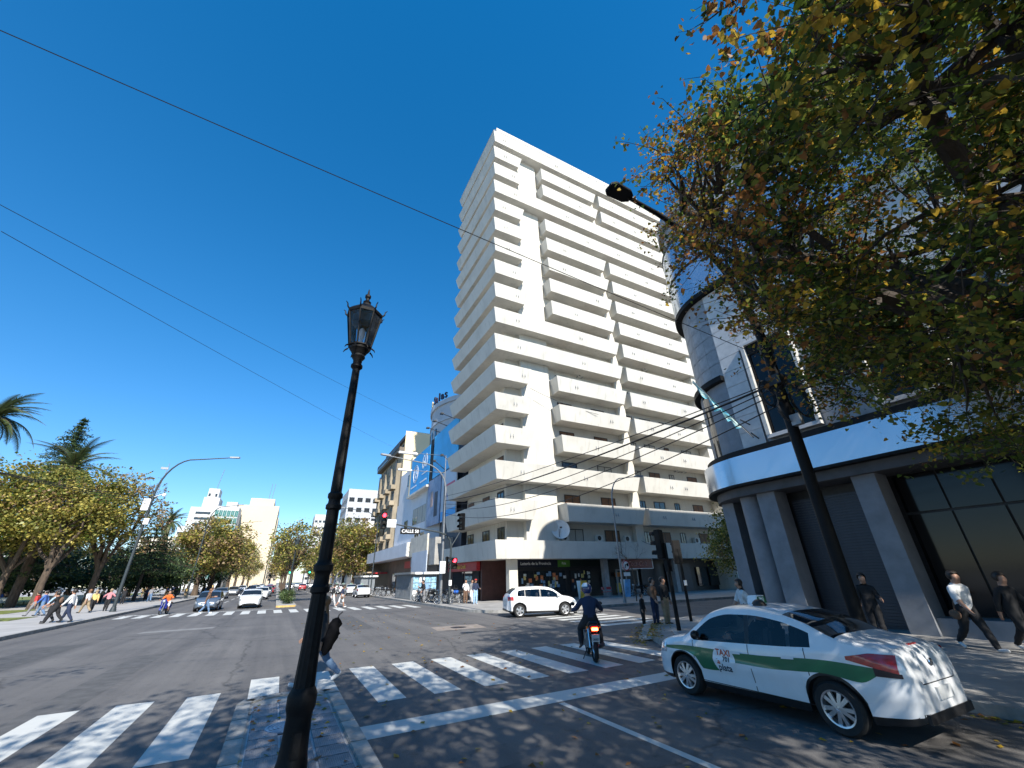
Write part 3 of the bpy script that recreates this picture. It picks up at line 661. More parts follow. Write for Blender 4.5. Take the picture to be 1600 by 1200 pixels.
for y in (46.5,49.5): 
    lp=MB().tube([(16.6,y,14.6),(15.2,y,15.6)],.05,6); lp.cbox((15.1,y,15.6),(.3,.5,.2)); lp.build('banner_lamp',M_DARK,b2)
rs=thing('rooftop_sign','dark free-standing letters spelling Salas along a curved roof edge','sign',(18,56,25.9))
def curved_text(s,size,ang,r,z,mat):
    for i,ch in enumerate(s):
        if ch==' ': continue
        t=rad(ang-i*size*.5/r*57.3); p=(26.5-r*math.cos(t),56+r*math.sin(t),z)
        right=(-math.sin(t),-math.cos(t),0)
        xf(text_mb(ch,size,.09,.03),face_xf(p,right,(0,0,1))).build('letter',mat,rs,norm=False)
curved_text('Salas',1.75,0,9.9,26.7,pm('purple_letters',(.03,.012,.03),.4))
curved_text('&',1.5,8,9.9,26.6,M_CREAM)
for a in range(22,60,6): 
    x,y=26.5-9.9*math.cos(rad(a)),56+9.9*math.sin(rad(a)); MB().cbox((x,y,26.5),(.1,.8,1.1),-rad(a)).tube([(x,y,25.8),(x+.8,y,25.8)],.05,4).build('letter_back',M_GREY,rs)
MB().tube([(18.2,46.6,25.5),(18.2,46.6,30.5)],.08,6).build('mast',M_POLE,rs)
fb=thing('football_sign','round white and black football shaped sign fixed on the navy wall','sign',(17.2,48.6,5.9))
MB().sphere((-.25,0,0),.62,16,sc=(.45,1,1)).build('ball',M_WPAINT,fb,world=False,smooth=60)
for y,z,s in ((.0,.3,.16),(.35,-.05,.13),(-.38,0,.13),(.1,-.38,.14)): MB().lathe([(.001,-.62),(s,-.6),(s,-.5)],5,c=(.08,y,z),ax='x',cap=False).build('patch',M_BLACK,fb,world=False)
# white block with ribbon windows and a deep canopy
WB=thing('white_office_block','pale white low office block with ribbon windows and a deep street canopy','building',(22,66,.15))
M_PALE=pm('pale_render',(.60,.62,.66),.7,.06,.5)
part(WB,'wall',M_PALE,(17.1,34,56.2,77,.1,14.0),(17.3,34,66.5,77,14,19.5)); part(WB,'ledge',M_WHITE,(16.2,17.1,56.2,67.2,13.7,14.0)); part(WB,'pier',M_CREAM,(16.5,17.1,66.3,67.4,13.95,20.5))
for y in (58.6,61.2,63.8): add_window(WB,17.1,y+.4,9.4,2.5,2.4,'x',frame=M_GREY,blind=rng.choice((1,2)),bm=M_BLIND)
for y,z in ((69.5,8.6),(70.5,16.5),(70.5,4.9)): add_window(WB,17.1 if z<14 else 17.3,y,z,1.9,2.0,'x')
for y in (59.5,62.5): add_window(WB,17.1,y,6.5,2.4,1.5,'x',frame=M_GREY)
part(WB,'canopy',M_PALE,(14.7,17.1,58.4,88,4.75,6.45)); part(WB,'canopy_end_panel',M_WHITE,(14.75,17.0,58.2,58.4,4.72,6.5)); part(WB,'groove',M_GREY,(14.9,16.9,58.17,58.2,5.25,5.33),(14.9,16.9,58.17,58.2,5.85,5.93))
part(WB,'shopfront',pm('brown_shop',(.10,.06,.045),.5,.4,.6),(16.6,17.1,58.5,76.5,.1,4.7)); part(WB,'shop_sign',M_RED,(16.3,16.6,60,65,3.4,4.3))
for y in (60,63.2,67,71): part(WB,'shop_window',M_PANE,(16.52,16.58,y,y+2.2,.6,2.9))
part(WB,'awning',M_RED,(14.6,16.6,77.5,81,2.9,3.1)); part(WB,'awning',pm('tan_awning',(.4,.3,.2),.8),(14.2,16.6,83,88,3.1,3.3))
# old beige apartment house
BE=thing('old_apartment_house','old beige apartment house with bay windows, small balconies and a dark cornice','building',(25,88,.15))
part(BE,'wall',M_BEIGE,(17.3,40,77,98,.1,25.2)); part(BE,'side_wall',M_CREAM,(17.35,40,76.85,77,.1,28.6)); part(BE,'attic',M_BEIGE,(18.4,40,77,97.5,25.2,28.0)); part(BE,'roof',pm('dark_roof',(.05,.045,.045),.7),(17.9,40,77.05,98.2,28,28.7)); part(BE,'cornice',pm('cornice_brown',(.16,.13,.1),.8),(16.4,17.4,76.8,98.6,24.5,25.2))
for y in (79.5,84.5,90.0,95.0):
    bay=MB().prism([(17.4,y-1.5),(16.6,y-.9),(16.6,y+.9),(17.4,y+1.5)][::-1],5.2,22.4); bo=bay.build('bay',M_BEIGE,BE)
    for k in range(6):
        add_window(BE,16.6,y,6.3+2.95*k,1.0,1.9,'x'); 
    for k in (1,3,4): part(BE,'balcony',M_BEIGE,(15.8,16.7,y-1.25,y+1.25,5.9+2.95*k-.3,6.7+2.95*k-.3))
for y in (82.0,87.2,92.5,97):
    for k in range(7): add_window(BE,17.3,y,5.6+2.75*k,.9,1.8,'x')
for k in range(9): add_window(BE,18.4,78.2+2.3*k,25.9,.9,1.5,'x')
part(BE,'balcony_railing',M_DARK,(16.3,16.34,77,98.4,25.2,26.0))
part(BE,'shopfront',pm('dark_shop',(.05,.04,.035),.5,.4,.6),(16.9,17.3,77.1,98,.1,4.6))
# far buildings
def block(name,label,x0,x1,y0,y1,h,mat,rows=0,cols=0,ww=1.6,wh=1.5,pane=None,z0=3,scols=0,extra=None):
    t=thing(name,label,'building',((x0+x1)/2,(y0+y1)/2,.15)); part(t,'wall',mat,(x0,x1,y0,y1,-.05,h))
    if rows:
        dz=(h-z0-1)/rows
        for r in range(rows):
            for c in range(cols): add_window(t,x0+(c+.5)*(x1-x0)/cols,y0,z0+r*dz,ww,wh,'y',pane=pane)
            for c in range(scols): add_window(t,x0,y0+(c+.5)*(y1-y0)/scols,z0+r*dz,ww,wh,'x',pane=pane)
    return t
M_FARW=pm('far_white',(.52,.52,.51),.8,.05,.05)
t=block('stepped_tower','white stepped tower with a narrow top beyond the plaza trees',-46,-33,250,270,27,M_FARW,8,5,1.5,1.2)
part(t,'upper_block',M_FARW,(-43.5,-32.6,251,268,27,36)); part(t,'upper_block',M_FARW,(-39.5,-32.9,252,264,36,41)); part(t,'lift_tower',M_FARW,(-38.6,-34,253,262,41,45.5))
for k in range(3): add_window(t,-38,250.9,27.6+2.6*k,6,1.0,'y')
for x in (-37.8,-35): add_window(t,x,252.9,41.6,.9,1.4)
MB().tube([(-36,256,45.5),(-35,256,56)],.12,5).build('antenna',M_POLE,t)
t=block('glass_office_block','office block with a green glass front in a white frame',-33.5,-23,246,260,36.2,M_FARW)
for r in range(9):
    for c in range(6): add_window(t,-32.4+1.63*c+.55,245.98,4+3.4*r,1.55,3.1,pane=pm('green_pane',(.05,.17,.15),.15,.5,.3) if (r,c)==(0,0) else bpy.data.materials['green_pane'],frame=M_FARW)
part(t,'plant_room',M_FARW,(-29,-24.5,248,256,36.2,38.6))
M_FARC=pm('far_cream',(.60,.51,.37),.85,.04,.05)
t=block('cream_block','large blank cream apartment block with rooftop aerials',-27.5,-6.2,262,290,39.6,M_FARC)
part(t,'upper_block',M_FARC,(-20.5,-9,264,286,39.6,43.6)); part(t,'side_wing',M_FARC,(-8,-5.4,266,288,0,34))
for x in (-11,-12.5): MB().tube([(x,270,43),(x+.3,270,53)],.12,5).build('antenna',M_POLE,t)
block('slab_tower','distant pale tower half hidden behind the street lamp',16.6,30,345,368,47,M_FARW,9,5,1.8,1.6,scols=6)
block('slab_tower','distant grey and white tower above the brown street trees',17.2,34,158,176,32,pm('far_grey',(.42,.43,.45),.8,.08,.1),8,6,1.8,1.5,scols=5)
for k,(y,h,c) in enumerate(((100,13,(.5,.45,.36)),(124,17,(.55,.53,.5)),(182,15,(.45,.38,.3)),(215,21,(.5,.5,.48)),(260,18,(.52,.46,.4)),(300,24,(.5,.5,.5)))):
    block('street_building','plain building of the far right side of the avenue, '+('low tan front','pale grey front','brownish front','light grey front','beige front','tall grey front')[k],17.3,36,y,y+21,h,pm('street_render_%d'%k,c,.8,.1,.1),3+h//7,0,1.3,1.6,scols=6)
for k,(x,y,h) in enumerate(((-70,300,26),(-100,240,18),(-130,210,22),(-60,360,20),(-22,380,16))):
    block('plaza_building','distant building glimpsed between plaza trees, '+('tall cream','low white','broad grey','narrow pale','squat tan')[k],x,x+22,y,y+15,h,pm('plaza_render_%d'%k,((.6,.55,.45),(.6,.6,.58),(.45,.45,.45),(.6,.6,.6),(.5,.42,.33))[k],.8,.1,.1),4,6,1.6,1.5)
# ---------------- trees ----------------
NR=np.random.RandomState(5)
T_NEAR=np.array([(0,0,0),(.34,-.12,.05),(.42,.30,.09),(.22,.72,.05),(0,1,-.04),(-.22,.72,.05),(-.42,.30,.09),(-.34,-.12,.05)])
T_FAR=np.array([(0,0,0),(.42,.4,.06),(0,1,0),(-.42,.4,.06)])
def leaf_mesh(name,pos,size,mi,mats,tm,up=.4):
    n=len(pos); k=len(tm)
    nv=NR.normal(size=(n,3)); nv[:,2]=np.abs(nv[:,2])*1+up; nv/=np.linalg.norm(nv,axis=1)[:,None]
    t=NR.normal(size=(n,3)); t[:,2]-=.5; t-=nv*(t*nv).sum(1)[:,None]; t/=np.linalg.norm(t,axis=1)[:,None]
    b=np.cross(nv,t)
    V=pos[:,None,:]+size[:,None,None]*(tm[None,:,0:1]*b[:,None,:]+tm[None,:,1:2]*t[:,None,:]+tm[None,:,2:3]*nv[:,None,:])
    me=bpy.data.meshes.new(name); me.vertices.add(n*k); me.vertices.foreach_set('co',V.reshape(-1).astype(np.float32))
    me.loops.add(n*k); me.loops.foreach_set('vertex_index',np.arange(n*k,dtype=np.int32))
    me.polygons.add(n); me.polygons.foreach_set('loop_start',np.arange(0,n*k,k,dtype=np.int32))
    for m in mats: me.materials.append(m)
    me.polygons.foreach_set('material_index',mi.astype(np.int32)); me.update(); me.validate(); return me
def limb_path(a,b,n=7,wob=.3,lift=.25,R=rng):
    a,b=Vector(a),Vector(b); L=(b-a).length; out=[]
    o1=Vector((R.gauss(0,wob),R.gauss(0,wob),R.gauss(0,wob)))*L*.18
    for i in range(n+1):
        t=i/n; out.append(a.lerp(b,t)+Vector((0,0,lift*L*t*(1-t)))+o1*math.sin(PI*t)+(Vector((R.gauss(0,1),R.gauss(0,1),R.gauss(0,1)))*L*.018 if 0<i<n else Vector()))
    return out
def make_tree(name,label,base,fork,cc,cr,ncl,npl,lsize,mats,wts,tr,seed,group=None,near=False,clr=1.1,bark=None,inner=.45,flat=.7,nlimb=6,twn=4,zmin=None,keep=None,lean=(0,0)):
    """broadleaf tree: tapered trunk, limbs and twigs to leaf clusters spread through an uneven ellipsoid; coordinates relative to base"""
    R=random.Random(seed); root=thing(name,label,'tree',base,group=group)
    b=MB(); fk=Vector((lean[0],lean[1],fork))
    tp=[Vector((0,0,-.15)),Vector((lean[0]*.15,lean[1]*.15,fork*.25)),Vector((lean[0]*.5+R.gauss(0,.08),lean[1]*.5,fork*.6)),fk]
    b.tube(tp,[tr*1.35,tr*1.05,tr*.92,tr*.85],10)
    cc=Vector(cc); pts=[]
    cl=[]; tries=0
    while len(cl)<ncl and tries<ncl*30:
        tries+=1
        d=Vector((R.gauss(0,1),R.gauss(0,1),R.gauss(0,1))).normalized(); rr=R.uniform(inner,1.0)**.6
        bump=1+.16*math.sin(3*math.atan2(d.y,d.x)+seed)+.12*math.sin(5*d.z*2+seed*2)
        p=cc+Vector((d.x*cr[0],d.y*cr[1],d.z*cr[2]))*rr*bump
        if zmin is not None and p.z<zmin: continue
        if keep and not keep(Vector(base)+p): continue
        cl.append(p)
    limbs=[]
    for i in range(nlimb):
        a=2*PI*i/nlimb+R.uniform(-.3,.3); e=R.uniform(-.1,.7)
        tgt=cc+Vector((math.cos(a)*cr[0]*.62,math.sin(a)*cr[1]*.62,e*cr[2]*.7))
        for _s in range(6):
            if keep and not keep(Vector(base)+tgt): tgt=tgt.lerp(cc,.3)
        path=limb_path(fk-Vector((0,0,R.uniform(0,fork*.12))),tgt,8,R=R); limbs.append(path)
        b.tube(path,[tr*(.62-.055*k) for k in range(len(path))],7)
        for q in range(2):
            k0=R.randrange(3,7); a2=a+R.choice((-1,1))*R.uniform(.5,1.1)
            tg=cc+Vector((math.cos(a2)*cr[0]*.7,math.sin(a2)*cr[1]*.7,R.uniform(-.3,.8)*cr[2]*.7))
            for _s in range(6):
                if keep and not keep(Vector(base)+tg): tg=tg.lerp(cc,.3)
            pth=limb_path(path[k0],tg,6,R=R); limbs.append(pth); b.tube(pth,[tr*(.34-.04*k) for k in range(len(pth))],6)
    twigs=[]
    nodes=[(v,li) for li,l in enumerate(limbs) for v in l[2:]]
    NP=np.array([tuple(v) for v,_ in nodes])
    for p in cl:
        j=int(np.argmin(((NP-np.array(tuple(p)))**2).sum(1))); q=nodes[j][0]
        if (p-q).length>.25: b.tube(limb_path(q,p,4,.4,.12,R=R),[.045*tr/.3+.006,.035*tr/.3+.005,.02*tr/.3+.005,.008,.005],twn,cap=False)
        if near:
            for _ in range(8):
                e=p+Vector((R.gauss(0,1),R.gauss(0,1),R.gauss(-.15,.7))).normalized()*clr*R.uniform(.6,1.5); twigs.append((tuple(p),tuple(e))); b.tube(limb_path(p+(e-p)*.05,e,3,.5,.05,R=R),[.009,.007,.005,.003],3,cap=False)
    b.build('trunk',bark or M_BARK,root,world=False,smooth=50,norm=False)
    C=np.array([tuple(p) for p in cl]); n=len(cl)*npl
    sizes=NR.uniform(.55,1.25,len(cl)); idx=np.repeat(np.arange(len(cl)),npl)
    pos=C[idx]+NR.normal(size=(n,3))*np.array([1,1,flat])*(clr*.55*sizes[idx])[:,None]
    if twigs:
        ta=np.array([t[0] for t in twigs]).reshape(len(cl),-1,3); tb=np.array([t[1] for t in twigs]).reshape(len(cl),-1,3); ch=NR.randint(0,ta.shape[1],n); u=NR.uniform(.2,1.04,n)[:,None]
        pos=ta[idx,ch]*(1-u)+tb[idx,ch]*u+NR.normal(size=(n,3))*.075
    size=lsize*NR.uniform(.6,1.25,n)
    # colour: clump-wise preference plus scatter; brown/yellow towards the outside
    wts=np.array(wts,float); pref=NR.choice(len(mats),size=len(cl),p=wts/wts.sum()); mi=np.where(NR.rand(n)<.55,pref[idx],NR.choice(len(mats),size=n,p=wts/wts.sum()))
    return root,pos,size,mi
def crown(root,pos,size,mi,mats,tm):
    o=link('crown',leaf_mesh('crown',pos,size,mi,mats,tm),root,world=False); o['kind']='stuff'; return o
# the large linden beside the taxi, its crown overhanging the road
LB=(11.0,.6,.14)
def keep_l(p):
    d=Vector(p)-camo.location
    if d.length<3.4: return False
    az=math.degrees(math.atan2(d.x,d.y)); el=math.degrees(math.atan2(d.z,math.hypot(d.x,d.y)))
    lo=38-(az-58)*1.6 if az<69 else max(6,19-(az-69)*1.5)
    return p.x<16.6 and az>57.5+max(0,el-50)*.55 and el>lo+.5
LM=[M_L3,M_L4,M_L1,M_L2,M_L5]
root,pos,size,mi=make_tree('linden_tree','large autumn linden with green and yellow leaves overhanging the taxi',LB,4.6,(-1.2,.9,8.0),(6.7,6.3,5.0),530,200,.086,LM,(.36,.2,.09,.11,.24),.36,21,near=True,clr=.85,bark=M_BARKD,nlimb=9,inner=.3,zmin=3.5,keep=keep_l,flat=.75)
wp=pos+np.array(LB); d=wp-np.array([0,0,CAMH]); _az=np.degrees(np.arctan2(d[:,0],d[:,1])); _tip=NR.rand(len(mi))<np.clip((72-_az)/16,0,.6); mi=np.where(_tip,np.where(NR.rand(len(mi))<.6,3,2),mi); size=size*np.where(_az<66,.8,1.0); ax=np.array([tuple(_r2),tuple(_u2),tuple(_f)])
q=d@ax.T; inside=(q[:,2]>.5)&(np.abs(q[:,0]/q[:,2])<1.27)&(np.abs(q[:,1]/q[:,2])<.95); ds=np.where(inside,q[:,2],1e9); ns=np.argsort(ds)[:300]
msk=np.ones(len(pos),bool); msk[ns]=False
crown(root,pos[msk],size[msk],mi[msk],LM,T_NEAR)
lfm=[]
for m in LM:
    me=bpy.data.meshes.new('leaf'); me.from_pydata([tuple(v) for v in T_NEAR],[],[tuple(range(8))]); me.materials.append(m); lfm.append(me)
for i in ns:
    o=link('leaf',lfm[mi[i]],root,world=False,loc=tuple(pos[i])); s=float(size[i]); o.scale=(s,s,s); o.rotation_euler=(rng.uniform(-.9,.9)+rng.choice((0,PI)),rng.uniform(-.9,.9),rng.uniform(0,6.28))
# lindens behind the camera that throw the dappled shade
def off_frame(p):
    q_=ax@(np.array(tuple(p))-np.array([0,0,CAMH])); return not (q_[2]>.2 and abs(q_[0]/q_[2])<2.2 and abs(q_[1]/q_[2])<1.9)
def lind(label,base,cc,cr,ncl,seed,npl=70,group='lindens shading the crossing',fork=4.2,wts=(.3,.28,.14,.14,.14),ls=.13):
    r,p,s,m=make_tree('linden_tree',label,base,fork,cc,cr,ncl,npl,ls,LM,wts,.26,seed,group,clr=1.15,bark=M_BARKD,inner=.3,zmin=3.6,keep=off_frame); crown(r,p,s,m,LM,T_NEAR)
lind('autumn linden on the tiled median shading the crossing',(.6,-4.6,.13),(.3,.6,8.2),(5.4,4.6,4.0),210,31,95)
lind('autumn linden on the building side shading the taxi',(11.2,-9.2,.14),(-1.0,0,8.4),(6.6,6.0,4.6),230,32,95)
lind('autumn linden on the plaza side pavement by the crossing',(-12.0,4.0,.15),(.5,0,8.2),(5.6,5,4.3),90,33)
# plaza and avenue trees
SM=[M_L4,M_L1,M_L2,M_L3]
M_S1=leafmat('plane_yellow',(.42,.35,.08),.4); M_S2=leafmat('plane_olive',(.25,.25,.065),.4); M_S3=leafmat('plane_brown',(.30,.20,.10),.35); M_S4=leafmat('plane_green',(.085,.12,.02),.35); M_S5=leafmat('evergreen',(.042,.072,.026),.25); M_S6=leafmat('evergreen_pale',(.10,.14,.045),.25)
PM=[M_S1,M_S2,M_S3,M_S4]
def plane(label,base,cc,cr,ncl,seed,wts=(.3,.3,.2,.2),npl=125,ls=.28,fork=3.6,tr=.34,group='plane trees of the plaza',clr=1.25,**k):
    r,p,s,m=make_tree('plane_tree',label,base,fork,cc,cr,ncl,npl,ls,PM,wts,tr,seed,group,clr=clr,**k); crown(r,p,s,m,PM,T_FAR)
plane('broad yellow green plane tree by the plaza lawn',(-24.5,64,.15),(0,0,9.5),(8.2,6.5,4.5),230,41,(.36,.3,.08,.26))
plane('thin brownish plane tree with bare top twigs on the plaza',(-18.6,68,.15),(-1.0,0,9.9),(6.6,5.5,5.2),130,42,(.2,.25,.5,.05),npl=50,near=True)
plane('plane tree at the plaza lawn edge with pale brown crown',(-34,62,.15),(0,0,9.6),(7,6,5.0),110,43,(.25,.3,.35,.1))
plane('leaning old plane tree between the plaza lawns',(-20.5,61,.15),(-1,2,9.2),(5.2,5,3.4),90,44,(.42,.3,.08,.2))
for i,(x,y) in enumerate(((-12.6,98),(-12.2,113),(-12.4,131),(-12.2,152),(-12.4,178),(-12,208),(-12,245))):
    plane(ORD[i]+' brown and yellow tree of the kerbside row counted from the camera pole',(x,y,.15),(1.0 if i==0 else .3,0,8.4),(6.6 if i==0 else 5.6,5.6,4.6),130 if i<2 else 80,50+i,(.25,.3,.35,.1),70 if i<3 else 45,.4,4.2,.42,group='street trees along the plaza kerb')
for i,(x,y) in enumerate(((-17,100),(-19,125),(-22,150))):
    plane('bare brownish tree behind the kerbside row',(x,y,.15),(0,0,6.5),(4.5,4.5,4),80,60+i,(.05,.2,.7,.05),40,.36,3,.2,group='bare trees behind the kerbside row')
plane('slender young tree planted in the far median',(1.35,54.5,.13),(0,0,6.0),(2.6,2.6,2.5),70,70,(.2,.35,.2,.25),42,.24,3.2,.13,group=None,clr=.75)
for i,y in enumerate((78,100,126,160,200)): plane(ORD[i]+' small tree of the far median row beyond the slender young one',(1.2,y,.13),(0,0,6.6),(3.2,3.2,3.0),60,71+i,(.3,.3,.3,.1),45,.32,3.4,.16,group='trees along the far median')
for i,(x,y,rr) in enumerate(((13.2,92,5.2),(13.4,108,5.2),(13.2,128,5),(13.2,150,5),(13.2,180,5),(13.2,220,5))):
    plane(ORD[i]+' rounded tree along the shop side pavement counted from the grey kiosks',(x,y,.15),(-.6,0,8.3),(rr,rr,4.9),170 if i==0 else 90,80+i,(.22,.22,.34,.22),70,.36,3.8,.3,group='trees along the shop side pavement')
plane('small yellow green street tree beside the parked red car',(21.6,14.6,.15),(-.3,0,3.1),(1.9,1.7,1.25),70,90,(.2,.35,.05,.4),70,.12,1.7,.08,group=None,clr=.5)
plane('dark green tree further along the side street',(37,23.0,.15),(0,0,6.2),(3.2,3.2,3.0),110,91,(0,.1,.05,.85),90,.22,3.2,.18,group=None,clr=.7)
# dark evergreens behind the plaza
EM=[M_S5,M_S6]
for i,(x,y,r,h,lb) in enumerate(((-40,78,6,7.5,0),(-33,84,6,7,1),(-27,80,5.5,6.5,0),(-22,88,5.5,6.5,1),(-16.5,84,4.2,6,0),(-47,88,7,8,1),(-30,100,7,8,0),(-24,108,6,7,1),(-19,112,5,7,0),(-56,74,7,8,1),(-15,128,4,6,0))):
    r_,p,s,m=make_tree('evergreen_tree','dense dark evergreen forming the plaza backdrop' if lb==0 else 'mid green bushy tree in the plaza backdrop',(x,y,.15),2.2,(0,0,h*.62),(r,r*.9,h*.42),80,75,.34,EM,(.75,.25) if lb==0 else (.35,.65),.28,100+i,'evergreens behind the plaza',clr=1.2,zmin=1.6); crown(r_,p,s,m,EM,T_FAR)
def conifer(label,base,h,r0,layers,seed,droop=.1,z0=.25,mats=EM,wts=(.8,.2),dens=1.0):
    R=random.Random(seed); root=thing('cedar_tree',label,'tree',base); b=MB().tube([(0,0,-.1),(.1,0,h*.5),(0,.1,h)],[h*.022,h*.014,.04],8)
    pos=[]
    for i in range(layers):
        t=i/(layers-1); z=h*(z0+(1-z0)*t); rr=r0*(1-t)**.8*R.uniform(.75,1.1)+.3; nb=max(4,int(9*(1-t)+4))
        for k in range(nb):
            a=2*PI*k/nb+R.uniform(-.4,.4); L=rr*R.uniform(.6,1.1); e=Vector((math.cos(a)*L,math.sin(a)*L,z-droop*L)); s=Vector((0,0,z+.1*L))
            b.tube([s,s.lerp(e,.5)+Vector((0,0,.05*L)),e],[.05,.035,.015],4,cap=False)
            m=int(70*dens*(.4+L/r0))
            tt=NR.uniform(.15,1.05,m); P=np.outer(1-tt,np.array(s))+np.outer(tt,np.array(e)); P+=NR.normal(size=(m,3))*np.array([.32,.32,.14])*(.35+L*.12); pos.append(P)
    b.build('trunk',M_BARKD,root,world=False,norm=False)
    pos=np.concatenate(pos); n=len(pos); crown(root,pos,.38*NR.uniform(.5,1.2,n),NR.choice(2,size=n,p=wts),mats,np.array([(0,0,0),(.2,.5,.04),(0,1.1,0),(-.2,.5,.04)]))
conifer('tall dark cedar rising above the plaza trees',(-34.5,92,.15),27.8,8.2,34,7,dens=1.7)
conifer('spreading layered cedar beside the tall camera pole',(-16.2,76,.15),9.5,6.6,11,8,droop=.02,z0=.35)
conifer('wide flat cedar over the plaza benches',(-26,72,.15),9.0,6.5,8,9,droop=.0,z0=.35)
conifer('small dark cedar at the end of the avenue row',(-4.0,330,.0),19,6,14,10)
# palms
def frond_mesh(L,seed):
    R=random.Random(seed); b=MB(); n=16; pts=[]
    for i in range(n+1):
        t=i/n; pts.append(Vector((0,L*(t-.12*t*t*t),L*(.34*t-.78*t*t))))
    b.tube(pts,[.06-.05*i/n for i in range(n+1)],4,1)
    for i in range(2,n*3):
        t=i/(n*3); k=min(int(t*n),n-1); p=pts[k].lerp(pts[k+1],t*n-k); d=(pts[k+1]-pts[k]).normalized(); ll=L*.17*math.sin(PI*min(1,.12+t*.9))**.7
        for s in (-1,1):
            e=p+(Vector((s,0,0))*.85+d*.6+Vector((0,0,-.35+R.gauss(0,.1))))*ll; w_=d*.055
            b.add([p-w_,p+w_,e],[(0,1,2)],0)
    return b.mesh('frond',[M_PALM,M_BARK],norm=False)
M_PALM=leafmat('palm_green',(.095,.125,.045),.2,.3)
fr=[frond_mesh(4.8,s) for s in range(3)]
def palm(label,base,top,sc,n=44,group='palms of the plaza',tr=.38):
    root=thing('palm_tree',label,'palm',base,group=group); h=top
    b=MB(); pr=[]
    for i in range(26):
        z=h*i/25; pr.append((tr*(1.15-.2*i/25)*(1+.07*(i%2)),z))
    b.lathe(pr,10); b.lathe([(tr*.9,h-.2),(tr*1.7,h+.3),(tr*1.3,h+.9),(.1,h+1.0)],10); b.build('trunk',M_BARK,root,world=False)
    R=random.Random(int(h*10))
    for i in range(n):
        o=link('frond',fr[i%3],root,world=False,loc=(0,0,h+.5)); e=R.uniform(-55,62) if i>8 else R.uniform(55,80); s=sc*R.uniform(.8,1.1)*(1 if e>-20 else .8)
        o.scale=(s,s,s); o.rotation_euler=(rad(e),0,2*PI*i*.618)
palm('tall date palm at the plaza edge with a full crown',(-34.2,70,.15),20.2,1.05,60,None)
palm('date palm with bright fronds rising above the plane trees',(-25.0,69,.15),14.4,1.05,44,None)
palm('far date palm above the dark layered cedars',(-21.9,111,.15),13.0,.8,40,None)
palm('short far palm beside the stepped white tower',(-19.2,121,.15),11.3,.7,36,None)
# low shrubs of the far median
for i in range(6):
    r_,p,s,m=make_tree('shrub',ORD[i]+' low green shrub in the far median counted from its painted end',(1.2+rng.uniform(-.2,.2),48.8+2.2*i,.13),.2,(0,0,.6),(.5,.9,.5),16,50,.12,EM,(.4,.6),.03,200+i,'median shrubs',clr=.3,nlimb=4); crown(r_,p,s,m,EM,T_FAR)
# bare young tree by the tower
R=random.Random(3); bt=thing('bare_tree','thin leafless young tree on the pavement before the white tower','tree',(23.9,25.6,.15))
b=MB().tube([(0,0,0),(.05,0,1.3),(-.05,0,2.2)],[.05,.04,.035],6)
def tw(p,d,L,r,k):
    e=p+d*L; b.tube(limb_path(p,e,3,.5,.05,R=R),[r,r*.8,r*.65,r*.5],4,cap=False)
    if k:
        for _ in range(3): tw(e,(d+Vector((R.gauss(0,.5),R.gauss(0,.5),R.gauss(.1,.35)))).normalized(),L*.72,r*.55,k-1)
for _ in range(4): tw(Vector((-.05,0,2.2)),Vector((R.gauss(0,.5),R.gauss(0,.4),.8)).normalized(),.8,.025,3)
b.build('trunk',M_BARK,bt,world=False,norm=False)
# ---------------- street furniture ----------------
# ornate cast iron lamp on the tiled median
LP=thing('ornate_street_lamp','old black cast iron street lamp with glass lantern on the tiled median','street lamp',(.515,6.3,.135)); LP.scale=(.955,.955,.955)
b=MB()
def fluted(prof,n=32,dep=.06):
    vs=[];N=len(prof)
    for r,z in prof:
        for k in range(n): 
            rr=r*(1-(dep if k%2 else 0)); a=2*PI*k/n; vs.append((rr*math.cos(a),rr*math.sin(a),z))
    return vs,[(i*n+k,i*n+(k+1)%n,(i+1)*n+(k+1)%n,(i+1)*n+k) for i in range(N-1) for k in range(n)]
MB().lathe([(.175,0),(.175,.06),(.165,.1),(.156,.16),(.148,.3),(.142,.52),(.15,.56),(.165,.6),(.168,.72),(.15,.76),(.128,.8)],28).build('base',M_BLACK,LP,world=False,smooth=35)
MB().box(-.05,.05,-.17,-.14,.14,.4).build('access_hatch',M_BLACK,LP,world=False,bevel=.01)
MB().add(*fluted([(.124,.8),(.112,1.2),(.095,1.82)],24,.07)).build('lower_shaft',M_BLACK,LP,world=False,smooth=25)
MB().lathe([(.095,1.82),(.122,1.84),(.122,1.9),(.1,1.93),(.096,2.05),(.106,2.08),(.126,2.1),(.126,2.17),(.098,2.2),(.09,2.24)],28).build('collar',M_BLACK,LP,world=False,smooth=35)
MB().add(*fluted([(.09,2.24),(.084,2.9)],20,.06)).build('middle_shaft',M_BLACK,LP,world=False,smooth=25)
MB().lathe([(.084,2.9),(.108,2.92),(.108,2.97),(.086,3.0),(.084,3.05),(.104,3.08),(.104,3.13),(.08,3.16)],28).build('collar',M_BLACK,LP,world=False,smooth=35)
MB().add(*fluted([(.08,3.16),(.06,5.25)],20,.08)).build('upper_shaft',M_BLACK,LP,world=False,smooth=25)
MB().lathe([(.06,5.22),(.095,5.26),(.095,5.3),(.07,5.33),(.075,5.4),(.115,5.46),(.10,5.5),(.12,5.53),(.145,5.58),(.165,5.6),(.17,5.64),(.175,5.66)],20).build('capital',M_BLACK,LP,world=False,smooth=35)
n=8; lo=None
b=MB(); gl=[]
def ring(r,z,ph=PI/8): return [(r*math.cos(2*PI*k/n+ph),r*math.sin(2*PI*k/n+ph),z) for k in range(n)]
r0,r1=ring(.185,5.66),ring(.298,6.30)
for k in range(n): b.tube([r0[k],r1[k]],.016,5)
for r in (r0,r1):
    for k in range(n): b.tube([r[k],r[(k+1)%n]],.018,5)
lan=b.build('lantern_frame',M_BLACK,LP,world=False)
